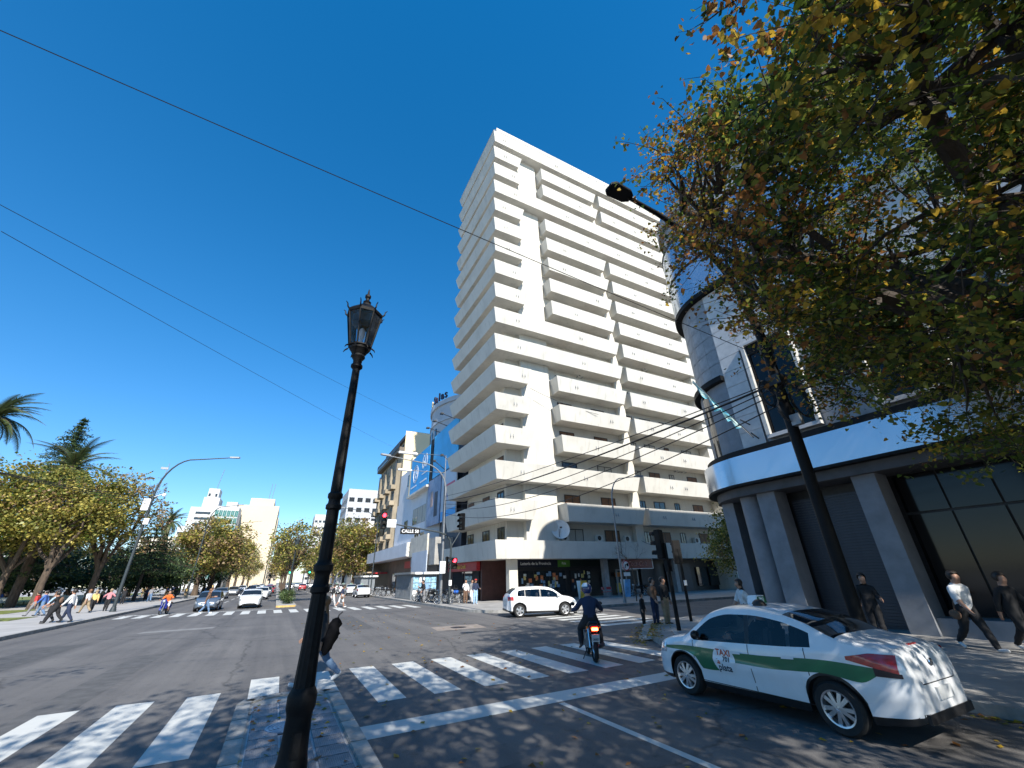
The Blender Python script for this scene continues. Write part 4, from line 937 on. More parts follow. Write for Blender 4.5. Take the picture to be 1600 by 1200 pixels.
M_LGL=glassmat('lantern_glass',(.82,.86,.92),.08,.4)
for k in range(n):
    MB().add([r0[k],r0[(k+1)%n],r1[(k+1)%n],r1[k]],[(0,1,2,3)]).build('pane',M_LGL,lan,world=False,norm=False)
MB().lathe([(.315,6.30),(.32,6.34),(.26,6.41),(.18,6.48),(.1,6.53),(.085,6.57),(.06,6.6),(.075,6.63),(.035,6.67),(.035,6.71),(.055,6.74),(.055,6.78),(.02,6.82),(.018,6.87),(.008,6.93)],8,ph=PI/8).build('lantern_roof',M_BLACK,LP,world=False)
MB().lathe([(.22,6.28),(.2,6.12),(.12,6.05)],8,ph=PI/8,cap=False).build('reflector',M_DARK,LP,world=False)
MB().lathe([(.03,5.66),(.03,5.8),(.055,5.9),(.05,6.02),(.02,6.06)],10).build('bulb',pm('frosted_bulb',(.7,.7,.7),.4),LP,world=False,smooth=40)
for k in range(n):
    a=2*PI*k/n+PI/8; c,s=math.cos(a),math.sin(a)
    MB().tube([(c*.30,s*.30,6.32),(c*.345,s*.345,6.36),(c*.355,s*.355,6.42),(c*.39,s*.39,6.45)],[.018,.014,.011,.006],5).build('ornament',M_BLACK,LP,world=False)
    MB().tube([(c*.2,s*.2,5.64),(c*.25,s*.25,5.6),(c*.27,s*.27,5.56)],[.016,.012,.005],5).build('ornament',M_BLACK,LP,world=False)
# modern curved street lights
def street_light(label,base,h,reach,rise,dirx=1,mat=M_POLED,r=.1,group=None,boxes=False):
    t=thing('street_light',label,'street light',base,group=group)
    pts=[(0,0,0),(0,0,h)]; n=8; rr=min(reach*.45,rise*1.6)
    for i in range(1,n+1):
        a=rad(90*i/n); pts.append((dirx*rr*(1-math.cos(a)),0,h+rise*.88*math.sin(a)))
    pts.append((dirx*reach,0,h+rise))
    rd=[r,r*.72]+[r*(.68-.03*i) for i in range(1,n+1)]+[r*.35]
    MB().tube(pts,rd,10).lathe([(r*1.7,0),(r*1.7,.05),(r*1.2,.35)],10,cap=False).build('pole',mat,t,world=False,smooth=50)
    hd=MB().prism([(0,-.14),(.75,-.17),(.85,-.08),(.85,.08),(.75,.17),(0,.14)],-.05,.07); xf(hd,Matrix.Translation((dirx*(reach-.05),0,h+rise+.02))@Matrix.Rotation(0 if dirx>0 else PI,4,'Z')@Matrix.Rotation(rad(-4),4,'Y')); hd.build('lamp_head',M_GREY if mat is not M_BLACK else M_BLACK,t,world=False)
    if boxes:
        MB().cbox((-.28,-.12,h-.9),(.5,.3,1.0)).build('equipment_box',M_WPAINT,t,world=False,bevel=.03); MB().cbox((.15,-.1,h-2.3),(.35,.3,.5)).build('camera_box',M_WPAINT,t,world=False); MB().tube([(0,0,h-.2),(.7,-.1,h+.1)],.03,5).sphere((.75,-.1,h),.16,8).build('dome_camera',M_WPAINT,t,world=False)
        MB().tube([(.15,0,h),(.35,0,h+2.9)],.025,5).build('antenna',M_GREY,t,world=False); MB().cbox((.1,0,h+2.4),(.55,.1,.2)).build('antenna_head',M_GREY,t,world=False)
    return t
street_light('tall dark curved street light with white camera boxes at the plaza kerb',(-11.2,47.6,.15),9.2,4.9,3.9,boxes=True,r=.13)
street_light('curved street light along the plaza kerb beyond the camera pole',(-11.2,80.5,.15),10.4,3.3,2.9,r=.11,group='far plaza street lights')
street_light('curved street light in the row of brown kerbside trees',(-11.2,118,.15),11.8,4.6,3.3,r=.11,group='far plaza street lights')
street_light('dark curved street light outside the old beige house',(12.2,67,.15),8.8,5.2,2.9,-1,r=.1)
street_light('grey curved street light on the shop side corner before the blue banners',(11.9,35.0,.15),9.0,5.2,2.5,-1,mat=M_POLE,r=.12)
street_light('slim street light with a round traffic sign before the white tower',(22.2,25.0,.15),7.0,2.9,2.2,1,mat=M_POLE,r=.08)
lb=thing('luminaire_bars','pair of long white luminaires held out over the avenue by a grey pole','street light',(11.9,35.4,.15))
MB().tube([(0,0,0),(0,0,12.2),(-4.5,0,12.05)],[.07,.05,.03],8).tube([(0,0,10.6),(-4.4,0,10.5)],.03,6).build('pole',M_POLE,lb,world=False)
MB().box(-4.4,-2.7,-.15,.15,11.95,12.15).build('lamp_head',M_WPAINT,lb,world=False,bevel=.04); MB().box(-4.3,-3.1,-.15,.15,10.42,10.6).build('lamp_head',M_WPAINT,lb,world=False,bevel=.04)
st=thing('traffic_sign','round white no-turn sign with a black arrow over a white plate','sign',(22.4,24.85,0))
MB().lathe([(.001,-.03),(.36,-.03),(.36,0),(.001,0)],24,c=(.2,0,2.55),ax='y',cap=False).build('sign_disc',M_WPAINT,st,world=False)
MB().lathe([(.29,-.045),(.36,-.045),(.36,-.032),(.29,-.032)],24,c=(.2,0,2.55),ax='y',cap=False).build('sign_rim',M_RED,st,world=False)
MB().tube([(.05,-.05,2.38),(.12,-.05,2.6),(.3,-.05,2.6)],.035,6).cbox((.34,-.05,2.6),(.14,.02,.2)).build('arrow',M_BLACK,st,world=False)
MB().box(-.1,.5,-.03,0,1.85,2.1).build('sign_plate',M_WPAINT,st,world=False)
# old style lamp of the far median
t=thing('median_lamp','grey lantern post standing beside the young tree in the far median','street lamp',(1.2,52.2,.13))
MB().lathe([(.22,0),(.2,.5),(.12,.7),(.09,1.2),(.06,5.2),(.12,5.3)],12).build('post',M_POLED,t,world=False,smooth=40); MB().lathe([(.16,5.3),(.26,5.9),(.28,5.92),(.05,6.15),(.02,6.4)],8).build('lantern',M_POLED,t,world=False)
# utility pole by the taxi with curved arm, cable coils
up=thing('utility_pole','dark street light pole with cable coils and flat black lamp above the taxi','utility pole',(10.0,4.78,.14))
pts=[(0,0,0),(0,0,6.9),(-.1,0,7.8),(-.34,0,8.6),(-.75,0,9.3),(-1.35,0,9.83),(-2.1,0,10.12),(-3.0,0,10.28),(-4.0,0,10.36)]
MB().tube(pts,[.125,.115,.105,.095,.085,.078,.07,.062,.05],12).lathe([(.2,0),(.2,.04),(.135,.06),(.13,.6)],12,cap=False).build('pole',M_BLACK,up,world=False,smooth=50)
MB().lathe([(.15,6.85),(.15,7.0),(.12,7.02)],12,cap=False).build('collar',M_BLACK,up,world=False)
hd=MB().prism([(0,-.09),(-.15,-.18),(-.62,-.20),(-.72,-.12),(-.72,.12),(-.62,.2),(-.15,.18),(0,.09)],0,.09); xf(hd,Matrix.Translation((-3.9,0,10.33))); hd.build('lamp_head',M_BLACK,up,world=False,bevel=.015)
for r,z,dx,dy in ((.34,5.75,-.25,.15),(.42,5.55,.4,-.2),(.30,5.25,-.2,-.1)):
    b=MB()
    for q in range(3):
        rr=r-.03*q; b.tube([(dx+rr*math.cos(2*PI*k/22),dy+.03*q,z+rr*math.sin(2*PI*k/22)) for k in range(23)],.016,5)
    b.build('cable_coil',M_WIRE,up,world=False)
MB().box(-.16,.16,-.16,.16,5.95,6.2).build('cable_clamp',M_DARK,up,world=False); MB().box(-.2,-.05,-.3,-.1,4.85,5.1).build('junction_box',M_GREY,up,world=False)
# wires
def wire(label,a,b_,s,r=.014,group='overhead wires'):
    tag(MB().tube(sag(a,b_,24,s),r,4).build('overhead_wire',M_WIRE,norm=False),label,'wire',group)
wire('single black wire crossing the sky in front of the white tower',(9.95,4.8,6.85),(-12.5,6.6,10.6),.12,.010,None)
wire('thin wire running from the plaza to the curved banner building',(-9.7,15.0,12.7),(16.4,64.5,26.2),.25,.011,'thin wires towards the banner building')
wire('thin wire running from the plaza to the old beige house',(-9.3,15.0,11.75),(17.2,80,25.4),.25,.011,'thin wires towards the banner building')
for k,(za,zb,s) in enumerate(((6.15,8.2,.5),(6.05,7.9,.8),(5.9,7.6,1.0),(6.2,8.6,.3),(5.6,7.2,1.3))): wire(('uppermost thick','sagging','lower sagging','tautest thin','lowest deeply sagging')[k]+' black cable from the coiled utility pole to the shop corner',(9.95,4.8+.03*k,za),(11.9,35.0+.05*k,zb),s,.016 if k else .03,'cables strung across the side street')
for k,(za,zb) in enumerate(((6.0,9.5),(5.8,9.2))): wire('cable strung from the coiled utility pole along the stone building',(10.0,4.78,za),(17.4,-12,zb),.3,.02,'cables along the stone building')
for k in range(3): wire('black cable sagging over the plaza lawn to the camera pole',(-30,30,11.5+.3*k),(-11.2,47.6,9.0-.25*k),.7,.025,'cables to the camera pole')
# traffic signals
M_LR=pm('red_lens_lit',(.8,.02,.02),.3,emit=(1,.03,.05),es=6); M_LOFF=pm('dark_lens',(.03,.03,.025),.3,spec=.8); M_LG=pm('green_lens_lit',(.02,.6,.3),.3,emit=(.05,1,.5),es=4)
def signal_head(parent,x,y,z,rz,lit=None,n=3,s=1.0,name='signal_head'):
    b=MB().box(-.17*s,.17*s,-.1*s,.12*s,0,.33*n*s); o=b.build(name,M_BLACK,parent,world=False,bevel=.02); o.location=(x,y,z); o.rotation_euler.z=rz
    for k in range(n):
        zc=(.165+.33*(n-1-k))*s
        MB().lathe([(.001,-.115*s),(.115*s,-.11*s),(.12*s,-.1*s)],16,c=(0,0,zc),ax='y',cap=False).build('lens',M_LR if lit==k else (M_LG if lit==('g',k) else M_LOFF),o,world=False)
        P=[[(.13*s*math.cos(rad(a)),yy*s,zc+.13*s*math.sin(rad(a))) for a in range(-10,191,20)] for yy in (-.1,-.3)]
        MB().grid(P).build('visor',M_BLACK,o,world=False,norm=False)
    return o
ts=thing('traffic_signal','traffic signal mast with a red light and street name plate over the avenue','traffic light',(12.4,34.4,.15))
MB().tube([(0,0,0),(0,0,4.2),(-.12,0,4.75),(-.5,0,5.15),(-1.2,0,5.35),(-5.6,0,5.95)],[.1,.09,.085,.08,.07,.045],10).tube([(0,0,4.2),(.45,0,4.9),(.75,0,5.4)],[.05,.045,.04],8).build('mast',M_POLED,ts,world=False,smooth=50)
signal_head(ts,-5.75,-.05,5.45,0,0,3,1.25); signal_head(ts,.9,0,5.55,rad(-65),None,3,1.4)
MB().box(-5.45,-4.75,-.08,.02,5.6,6.2).build('white_board',M_WPAINT,ts,world=False)
sg=MB().box(-4.35,-2.75,-.06,.0,5.12,5.56).build('street_sign',M_BLACK,ts,world=False)
xf(text_mb('CALLE 50',.34,.008,.006),face_xf((-3.55,-.07,5.33),(1,0,0),(0,0,1))).build('lettering',M_WPAINT,sg,world=False,norm=False)
signal_head(ts,.28,-.1,2.5,0,0,2,1.3); signal_head(ts,-.3,0,2.45,rad(80),None,3,1.0)
MB().box(-.9,-.45,-.1,.1,2.2,3.1).build('control_box',M_WPAINT,ts,world=False); MB().box(-.12,.12,-.14,-.1,1.3,1.7).build('sticker_plate',M_WPAINT,ts,world=False)
ts=thing('traffic_signal','dark two-headed traffic signal post on the building corner by the ramp','traffic light',(13.0,12.0,.15))
MB().tube([(0,0,0),(0,0,2.9)],[.075,.065],10).build('post',M_BLACK,ts,world=False); signal_head(ts,-.12,.12,2.35,rad(200),None,3,1.05); MB().box(-.1,.1,-.09,.09,1.9,2.3).build('control_box',M_BLACK,ts,world=False)
ts=thing('traffic_signal','dark traffic signal post further along the side street kerb','traffic light',(15.7,13.75,.15))
MB().tube([(0,0,0),(0,0,2.8)],[.065,.06],10).build('post',M_BLACK,ts,world=False); signal_head(ts,0,.1,2.2,rad(150),None,3,1.0); MB().box(-.08,.08,-.08,-.05,1.35,1.55).build('sticker_plate',M_WPAINT,ts,world=False)
for x,y,l in ((8.5,150,'green lit traffic signal beside the shop side trees far down the avenue'),(3,150,'green lit traffic signal at the far median crossing')):
    ts=thing('traffic_signal',l,'traffic light',(x,y,0)); MB().tube([(0,0,0),(0,0,5)],.09,8).build('post',M_BLACK,ts,world=False); signal_head(ts,0,-.1,4.2,0,('g',2),3,1.8)
# news kiosks
M_KI=pm('kiosk_grey',(.20,.22,.24),.5,.12,3,metal=.3)
def kiosk(label,x0,x1,y0,y1,posters):
    k=thing('news_kiosk',label,'kiosk',((x0+x1)/2,(y0+y1)/2,.15)); part(k,'body',M_KI,(x0,x1,y0,y1,.15,2.4)); part(k,'roof',M_GREY,(x0-.25,x1+.35,y0-.35,y1+.2,2.42,2.62))
    n=int((y1-y0)/.45)
    for i in range(n): part(k,'rib',M_KI,(x0-.05,x0,y0+.1+i*.45,y0+.3+i*.45,.2,2.38))
    if posters:
        for i in range(4):
            for j in range(3): part(k,'poster',pm('kiosk_poster',(.25,.45,.6),.6,.6,4) if (i+j)%3 else papers[(i*3+j)%5],(x0+.15+i*.6,x0+.7+i*.6,y0-.04,y0-.005,.45+j*.6,.98+j*.6))
    part(k,'roof_edge',M_WPAINT,(x0+.2,x1+.36,y0-.4,y0-.36,2.4,2.6))
kiosk('grey ribbed news kiosk with posters on the shop side pavement',11.9,14.4,44,50.5,True)
kiosk('plain grey kiosk beneath the shop side trees',11.9,14,74,81,False)
# small shop furniture in front of the tower
def chair(label,x,y,rz):
    c=thing('folding_chair',label,'chair',(x,y,.15),rz); MB().box(-.22,.22,-.2,.2,.44,.47).build('seat',M_RED,c,world=False); MB().box(-.22,.22,.19,.22,.62,.82).build('backrest',M_RED,c,world=False)
    for s in (-1,1):
        MB().tube([(s*.22,-.25,0),(s*.22,.2,.85)],.014,5).build('leg',M_GREY,c,world=False); MB().tube([(s*.2,.25,0),(s*.2,-.18,.45)],.014,5).build('leg',M_GREY,c,world=False)
chair('red folding chair standing beside the kiosk doorway',25.6,31.2,.3); chair('red folding chair facing the pavement beside another',26.4,31.6,-.6)
for (x,y,c,l) in ((27.9,31.0,(.15,.4,.7),'narrow pale blue advertising board on the tower pavement'),(23.3,31.4,(.7,.45,.05),'yellow advertising board by the kiosk doorway')):
    a=thing('sandwich_board',l,'board',(x,y,.15)); MB().cbox((0,-.2,.7),(.62,.03,1.4),rx=rad(8)).build('panel',pm('board_face',c,.5,.3,2),a,world=False); MB().cbox((0,.2,.7),(.62,.03,1.4),rx=rad(-8)).build('panel',M_WPAINT,a,world=False)
# ---------------- vehicles ----------------
def pchip(P):
    x=np.array([p[0] for p in P],float); y=np.array([p[1] for p in P],float); h=np.diff(x); d=np.diff(y)/h; m=np.zeros(len(x)); m[0]=d[0]; m[-1]=d[-1]
    for i in range(1,len(x)-1):
        if d[i-1]*d[i]>0: w1=2*h[i]+h[i-1]; w2=h[i]+2*h[i-1]; m[i]=(w1+w2)/(w1/d[i-1]+w2/d[i])
    def f(t):
        t=min(max(t,x[0]),x[-1]); i=min(int(np.searchsorted(x,t,'right'))-1,len(h)-1); s=(t-x[i])/h[i]
        return (2*s**3-3*s**2+1)*y[i]+(s**3-2*s**2+s)*h[i]*m[i]+(-2*s**3+3*s**2)*y[i+1]+(s**3-s**2)*h[i]*m[i+1]
    return f
M_CGL=glassmat('car_glass',(.74,.78,.80),.02,.05); M_CGLD=pm('dark_car_glass',(.012,.015,.018),.05,.2,3,spec=.9)
M_TRIM=pm('black_trim',(.012,.012,.013),.4,.2,10); M_TAIL=pm('tail_red',(.35,.008,.01),.2,.15,6,spec=.8,coat=.6); M_HEAD=pm('headlight',(.55,.58,.6),.12,.3,8,spec=1,metal=.4); M_INT=pm('car_interior',(.03,.03,.033),.8,.2,4); M_PLATE=pm('plate',(.55,.56,.56),.5,.1,5); M_TAILD=pm('tail_smoke',(.02,.015,.02),.2)
def car_paint(name,c,m=0): return pm(name,c,.28,.03,3,coat=.8,metal=m)
P_WHITE=car_paint('white_car_paint',(.72,.73,.74)); P_SILV=car_paint('silver_car_paint',(.38,.40,.42),.5); P_GREY=car_paint('grey_car_paint',(.13,.16,.20),.4); P_RED=car_paint('red_car_paint',(.30,.015,.02)); P_BLK=car_paint('black_car_paint',(.012,.012,.014)); P_ORED=car_paint('orange_red_paint',(.40,.04,.02))
SEDAN=dict(L=4.27,W=1.72,yf=1.30,yr=-1.225,wr=.31,
 top=[(-2.135,.50),(-2.125,.70),(-2.09,.90),(-2.03,1.035),(-1.9,1.085),(-1.6,1.13),(-1.42,1.165),(-1.0,1.335),(-.6,1.435),(-.15,1.48),(.25,1.47),(.58,1.40),(1.0,1.13),(1.22,.985),(1.6,.92),(1.9,.82),(2.05,.70),(2.115,.55),(2.135,.44)],
 belt=[(-2.135,.86),(-1.5,1.0),(-.6,.945),(.4,.90),(1.15,.865),(1.7,.76),(2.135,.5)],
 plan=[(-2.135,.66),(-2.11,.74),(-2.04,.84),(-1.85,.925),(-1.4,.98),(-.8,1),(.8,1),(1.4,.985),(1.75,.93),(1.95,.84),(2.08,.72),(2.135,.60)],
 bot=[(-2.135,.40),(-2.09,.31),(-1.9,.26),(-1.5,.21),(1.7,.2),(2.0,.22),(2.1,.27),(2.135,.36)],
 ws=(.62,1.18),rg=(-1.40,-.70),win=[(-1.08,-.12),(-.04,1.0)],doors=[1.02,-.08,-.98],spokes=10)
HATCH=dict(L=4.06,W=1.75,yf=1.22,yr=-1.34,wr=.32,
 top=[(-2.03,.48),(-2.02,.75),(-1.98,.98),(-1.86,1.15),(-1.62,1.36),(-1.45,1.435),(-1.0,1.475),(-.3,1.485),(.2,1.46),(.5,1.40),(.9,1.18),(1.15,1.02),(1.55,.95),(1.8,.86),(1.95,.72),(2.02,.52),(2.03,.44)],
 belt=[(-2.03,.9),(-1.5,1.0),(-.6,.96),(.4,.925),(1.1,.90),(1.65,.78),(2.03,.5)],
 plan=[(-2.03,.74),(-1.99,.82),(-1.85,.92),(-1.4,.98),(-.8,1),(.8,1),(1.3,.985),(1.65,.93),(1.85,.84),(1.98,.72),(2.03,.6)],
 bot=[(-2.03,.36),(-1.98,.29),(-1.8,.24),(-1.5,.2),(1.6,.19),(1.9,.21),(2.0,.27),(2.03,.36)],
 ws=(.53,1.1),rg=(-1.86,-1.52),win=[(-1.45,-1.05),(-1.0,-.2),(-.12,.95)],doors=[.98,-.16,-1.0],spokes=5)
def make_car(name,label,spec,paint,group=None,hollow=True,tail_lit=False,fine=True):
    L,W=spec['L'],spec['W']; T=pchip(spec['top']); Bt=pchip(spec['belt']); Pl=pchip(spec['plan']); Bo=pchip(spec['bot']); ar=spec['wr']+.065; tum=.33
    root=thing(name,label,'car',group=group)
    def bottom(y):
        z=Bo(y)
        for ya in (spec['yf'],spec['yr']):
            if abs(y-ya)<ar: z=max(z,spec['wr']+math.sqrt(ar*ar-(y-ya)**2)-.01)
        return z
    def belt(y): return min(Bt(y),T(y)-.10)
    def side(y,z):
        w_=W/2*Pl(y); bz=belt(y)
        def low(z): 
            u=(z-.22)/max(.3,bz-.22); x=w_*(1-.07*max(0,1-1.7*u)**2-.045*max(0,u-.5)**2)
            return x+.012*math.exp(-((z-(.62+.06*y/2))/.035)**2)*(1 if abs(y)<1.8 else .3)-.014*math.exp(-((z-.42)/.05)**2)
        return low(z) if z<=bz else max(.05,low(bz)-.012-(z-bz)*tum)
    def zedge(y): return T(y)-min(.085,.4*(T(y)-bottom(y)))
    def zl(y): return min(belt(y)+.012,zedge(y)-.002)
    def zu(y): return max(zl(y)+.001,zedge(y)-.055)
    def sec(y):
        B=bottom(y); a,c,e=zl(y),zu(y),zedge(y); a=max(a,B+.01); c=max(c,a+.001); e=max(e,c+.001)
        zs=[B+(a-B)*k/9 for k in range(10)]+[a+(c-a)*k/5 for k in range(1,6)]+[e]
        pts=[(side(y,z),z) for z in zs]; xe=pts[-1][0]; Tz=T(y)
        for k in range(1,9):
            th=PI/2*k/8; pts.append((xe*math.cos(th)**(2/2.7) if k<8 else 0,e+(Tz-e)*math.sin(th)**(2/2.7)))
        return pts
    dy=.045 if fine else .11
    ys=set(round(-L/2+.0+i*dy,3) for i in range(int(L/dy)+1))|{-L/2,L/2,-L/2+.012,L/2-.012,-L/2+.03,L/2-.03,-L/2+.06,L/2-.06}
    for ya in (spec['yf'],spec['yr']):
        for k in range(0,19): ys.add(round(ya+ar*math.cos(PI*k/18),4))
    keyy=[v for r in spec['win'] for v in r]+list(spec['ws'])+list(spec['rg'])
    ys=sorted(v for v in ys if all(abs(v-q)>.018 for q in keyy))+keyy; ys=sorted(set(ys))
    S_=[sec(y) for y in ys]; ns=len(S_[0]); b=MB(); gl={}
    full=[]
    for y,s in zip(ys,S_): full.append([(x,y,z) for x,z in s]+[(-x,y,z) for x,z in s[::-1][1:]])
    m=len(full[0]); b.v=[p for r in full for p in r]
    for i in range(len(ys)-1):
        ym=(ys[i]+ys[i+1])/2
        for j in range(m-1):
            jj=j if j<ns-1 else m-2-j
            f=(i*m+j,i*m+j+1,(i+1)*m+j+1,(i+1)*m+j); g_=None; mat=0
            if 9<=jj<14 and zu(ym)-zl(ym)>.03:
                for k,(a,c) in enumerate(spec['win']):
                    if a<ym<c: g_=('side_window',k,j<ns-1)
                if g_ is None and spec['win'][0][0]<ym<spec['win'][-1][1]: mat=1
            elif jj==14 and spec['win'][0][0]-.0<ym<spec['win'][-1][1]+.0 and zu(ym)-zl(ym)>.03: mat=0
            if jj>=17:
                if spec['ws'][0]<ym<spec['ws'][1]: g_=('windshield',0,0)
                if spec['rg'][0]<ym<spec['rg'][1]: g_=('rear_window',0,0)
            if jj<1 and ym>-9: mat=1
            if g_: gl.setdefault(g_,[]).append(f)
            if not g_ or not hollow: b.f.append(f); b.m.append(mat)
        # underside
        b.f.append((i*m,(i+1)*m,(i+1)*m+m-1,i*m+m-1)); b.m.append(1)
    b.f.append(tuple(range(m))[::-1]); b.m.append(0); b.f.append(tuple((len(ys)-1)*m+k for k in range(m))); b.m.append(0)
    body=b.build('body',[paint,M_TRIM],root,world=False,smooth=38)
    for key,fs in gl.items():
        idx=sorted(set(v for f in fs for v in f)); mp={v:k for k,v in enumerate(idx)}; g2=MB(); cx=0
        for v in idx:
            x,y,z=full[v//m][v%m]; o=.004 if not hollow else 0.0
            g2.v.append((x*(1+o*1.2),y,z+o*(1 if 'side' not in key[0] else 0)))
        g2.f=[tuple(mp[v] for v in f) for f in fs]; g2.m=[0]*len(fs); g2.build(key[0],M_CGL if hollow and key[0]!='rear_window' else M_CGLD,root,world=False,smooth=60)
    # decals on the body side
    def patch(nm,mat,y0,y1,lo,hi,sgn,off=.006,n=12,nz=5,par=None):
        P=[]
        for i in range(n+1):
            y=y0+(y1-y0)*i/n; a=lo(y) if callable(lo) else lo; c=hi(y) if callable(hi) else hi
            P.append([(sgn*(side(y,a+(c-a)*k/nz)+off),y,a+(c-a)*k/nz) for k in range(nz+1)])
        return MB().grid(P,flip=sgn<0).build(nm,mat,par or root,world=False,smooth=60,norm=False)
    def tpatch(nm,mat,y0,y1,x0,x1,off=.006,n=6,par=None):
        P=[]
        for i in range(n+1):
            y=y0+(y1-y0)*i/n; e=zedge(y); xe=side(y,e); row=[]
            for k in range(9):
                x=(x0+(x1-x0)*k/8); u=min(.999,abs(x)/xe); row.append((x,y,e+(T(y)-e)*(1-u**2.7)**(1/2.7)+off))
            P.append(row)
        return MB().grid(P).build(nm,mat,par or root,world=False,smooth=60)
    R_,F_=-L/2,L/2
    for s in (-1,1):
        for y in spec['doors']: patch('door_gap',M_TRIM,y-.006,y+.006,bottom(y)+.06,lambda q:zl(q)-.005,s,.0025,1,10)
        patch('door_sill_gap',M_TRIM,spec['doors'][-1],spec['doors'][0],.285,.297,s,.0025,10,1)
        for y in (spec['doors'][1]+.14,spec['doors'][2]+.16):
            o=patch('door_handle',paint,y,y+.19,lambda q:zl(q)-.155,lambda q:zl(q)-.115,s,.022,4,2)
        my=spec['win'][-1][1]-.12; z=zl(my); x=side(my,z)
        MB().sphere((s*(x+.10),my-.02,z+.09),.1,10,sc=(1.0,.55,.75)).tube([(s*x*.97,my,z+.02),(s*(x+.05),my,z+.05)],.025,6).build('wing_mirror',paint if spec is not SEDAN else M_TRIM,root,world=False,smooth=60)
        if spec is SEDAN:
            tlp=patch('tail_light',M_TAIL,R_+.10,R_+.62,lambda y:.80+.10*min(1,max(0,(y-R_-.1)/.52)),lambda y:1.0-.06*max(0,(y-R_-.35)/.27),s,.012,10,6)
            patch('tail_light_lens',M_TAILD,R_+.08,R_+.34,lambda y:.755,lambda y:.80+.10*min(1,max(0,(y-R_-.1)/.52)),s,.011,6,3,tlp)
        else: tlp=patch('tail_light',M_TAIL,R_+.05,R_+.36,lambda y:.82,lambda y:1.0,s,.012,8,6)
        patch('headlight',M_HEAD,F_-.42,F_-.09,lambda y:.60+.05*(F_-y),lambda y:min(.74+.1*(F_-y-.1),zedge(y)-.01),s,.006,8,4)
        patch('sill_trim',M_TRIM,spec['yr']+ar+.02,spec['yf']-ar-.02,.19,.235,s,.004,8,1)
        # arch lip
        patch('bumper_trim',M_TRIM,R_+.03,spec['yr']-ar-.03,lambda y:Bo(y)-.002,lambda y:Bo(y)+.07,s,.004,8,2)
    MB().box(-.62,.62,R_-.012,R_+.03,.30,.40).build('bumper_trim',M_TRIM,root,world=False)
    MB().box(-.2,.2,R_-.02,R_+.03,.50,.63).build('number_plate',M_PLATE,root,world=False)
    MB().box(-.2,.2,F_-.03,F_+.012,.42,.53).build('number_plate',M_PLATE,root,world=False)
    MB().box(-.42,.42,F_-.06,F_+.004,.30,.40).build('grille',M_TRIM,root,world=False); MB().box(-.38,.38,F_-.10,F_-.02,.56,.62).build('grille',M_TRIM,root,world=False)
    # wheels
    wr=spec['wr']; tw=.2
    ty=MB().lathe([(wr*.64,-tw/2),(wr*.9,-tw/2-.005),(wr*.985,-tw/2+.03),(wr,-tw/4),(wr,tw/4),(wr*.985,tw/2-.03),(wr*.9,tw/2+.005),(wr*.64,tw/2)],32,ax='x',cap=False).mesh('wheel',M_RUB,smooth=40)
    rb=MB(); rb.lathe([(wr*.67,.09),(wr*.67,.105),(wr*.61,.1),(wr*.58,.03),(wr*.56,-.06)],32,ax='x',cap=False); rb.lathe([(.001,.085),(wr*.16,.08),(wr*.17,.03)],16,ax='x',cap=False)
    ns_=spec['spokes']
    for k in range(ns_):
        a=2*PI*k/ns_+(.12 if ns_>6 and k%2 else 0)
        c,s=math.cos(a),math.sin(a); w1,w2=(.02,.026) if ns_>6 else (.035,.06)
        P=[(wr*.1,w1),(wr*.64,w2)]
        vs=[]
        for rr,ww in P:
            for sx in (-1,1):
                for d in (.06,.095): vs.append((d-.012*(rr>wr*.3),c*rr-s*ww*sx,s*rr+c*ww*sx))
        rb.add(vs,[(0,2,3,1),(4,5,7,6),(1,3,7,5),(0,4,6,2),(0,1,5,4),(2,6,7,3)])
    rm=rb.mesh('rim',M_ALLOY,smooth=30); dk=MB().lathe([(.001,.02),(wr*.62,.02),(wr*.62,-.05)],24,ax='x',cap=False).mesh('brake_disc',M_TRIM)
    for ya in (spec['yf'],spec['yr']):
        for s in (-1,1):
            o=link('wheel',ty,root,world=False,loc=(s*(W/2-.125),ya,wr)); 
            r_=link('rim',rm,o,world=False); 
            if s<0: r_.rotation_euler.z=PI
            d_=link('brake_disc',dk,o,world=False)
            if s<0: d_.rotation_euler.z=PI
    # cabin
    MB().box(-W/2+.14,W/2-.14,spec['rg'][0]+.05,spec['ws'][1]-.1,.3,.52).build('floor_pan',M_INT,root,world=False)
    if hollow:
        MB().box(-W/2+.13,W/2-.13,spec['ws'][1]-.42,spec['ws'][1]-.02,.5,.86).build('dashboard',M_INT,root,world=False)
        MB().box(-W/2+.13,W/2-.13,spec['rg'][0]+.1,spec['rg'][0]+.5,.5,.93).build('parcel_shelf',M_INT,root,world=False)
        for s in (-1,1):
            st=MB().cbox((s*.36,.02,.62),(.48,.5,.2)).cbox((s*.36,-.24,.86),(.46,.14,.62),rx=rad(12)); sto=st.build('seat',M_INT,root,world=False,bevel=.04)
            MB().cbox((s*.36,-.33,1.22),(.26,.1,.18)).build('headrest',M_INT,sto,world=False,bevel=.03)
            MB().cbox((s*.36,-1.12,1.10),(.26,.1,.17)).build('headrest',M_INT,root,world=False,bevel=.03)
        MB().cbox((0,-.95,.6),(1.25,.45,.2)).cbox((0,-1.12,.82),(1.25,.14,.5),rx=rad(15)).build('rear_seat',M_INT,root,world=False,bevel=.04)
        MB().tube([(-.36+.18*math.cos(2*PI*k/20),.5+.08*math.sin(2*PI*k/20),.86+.16*math.sin(2*PI*k/20)) for k in range(21)],.016,6).build('steering_wheel',M_TRIM,root,world=False)
    return root,side,T,zedge,zl,patch,tpatch
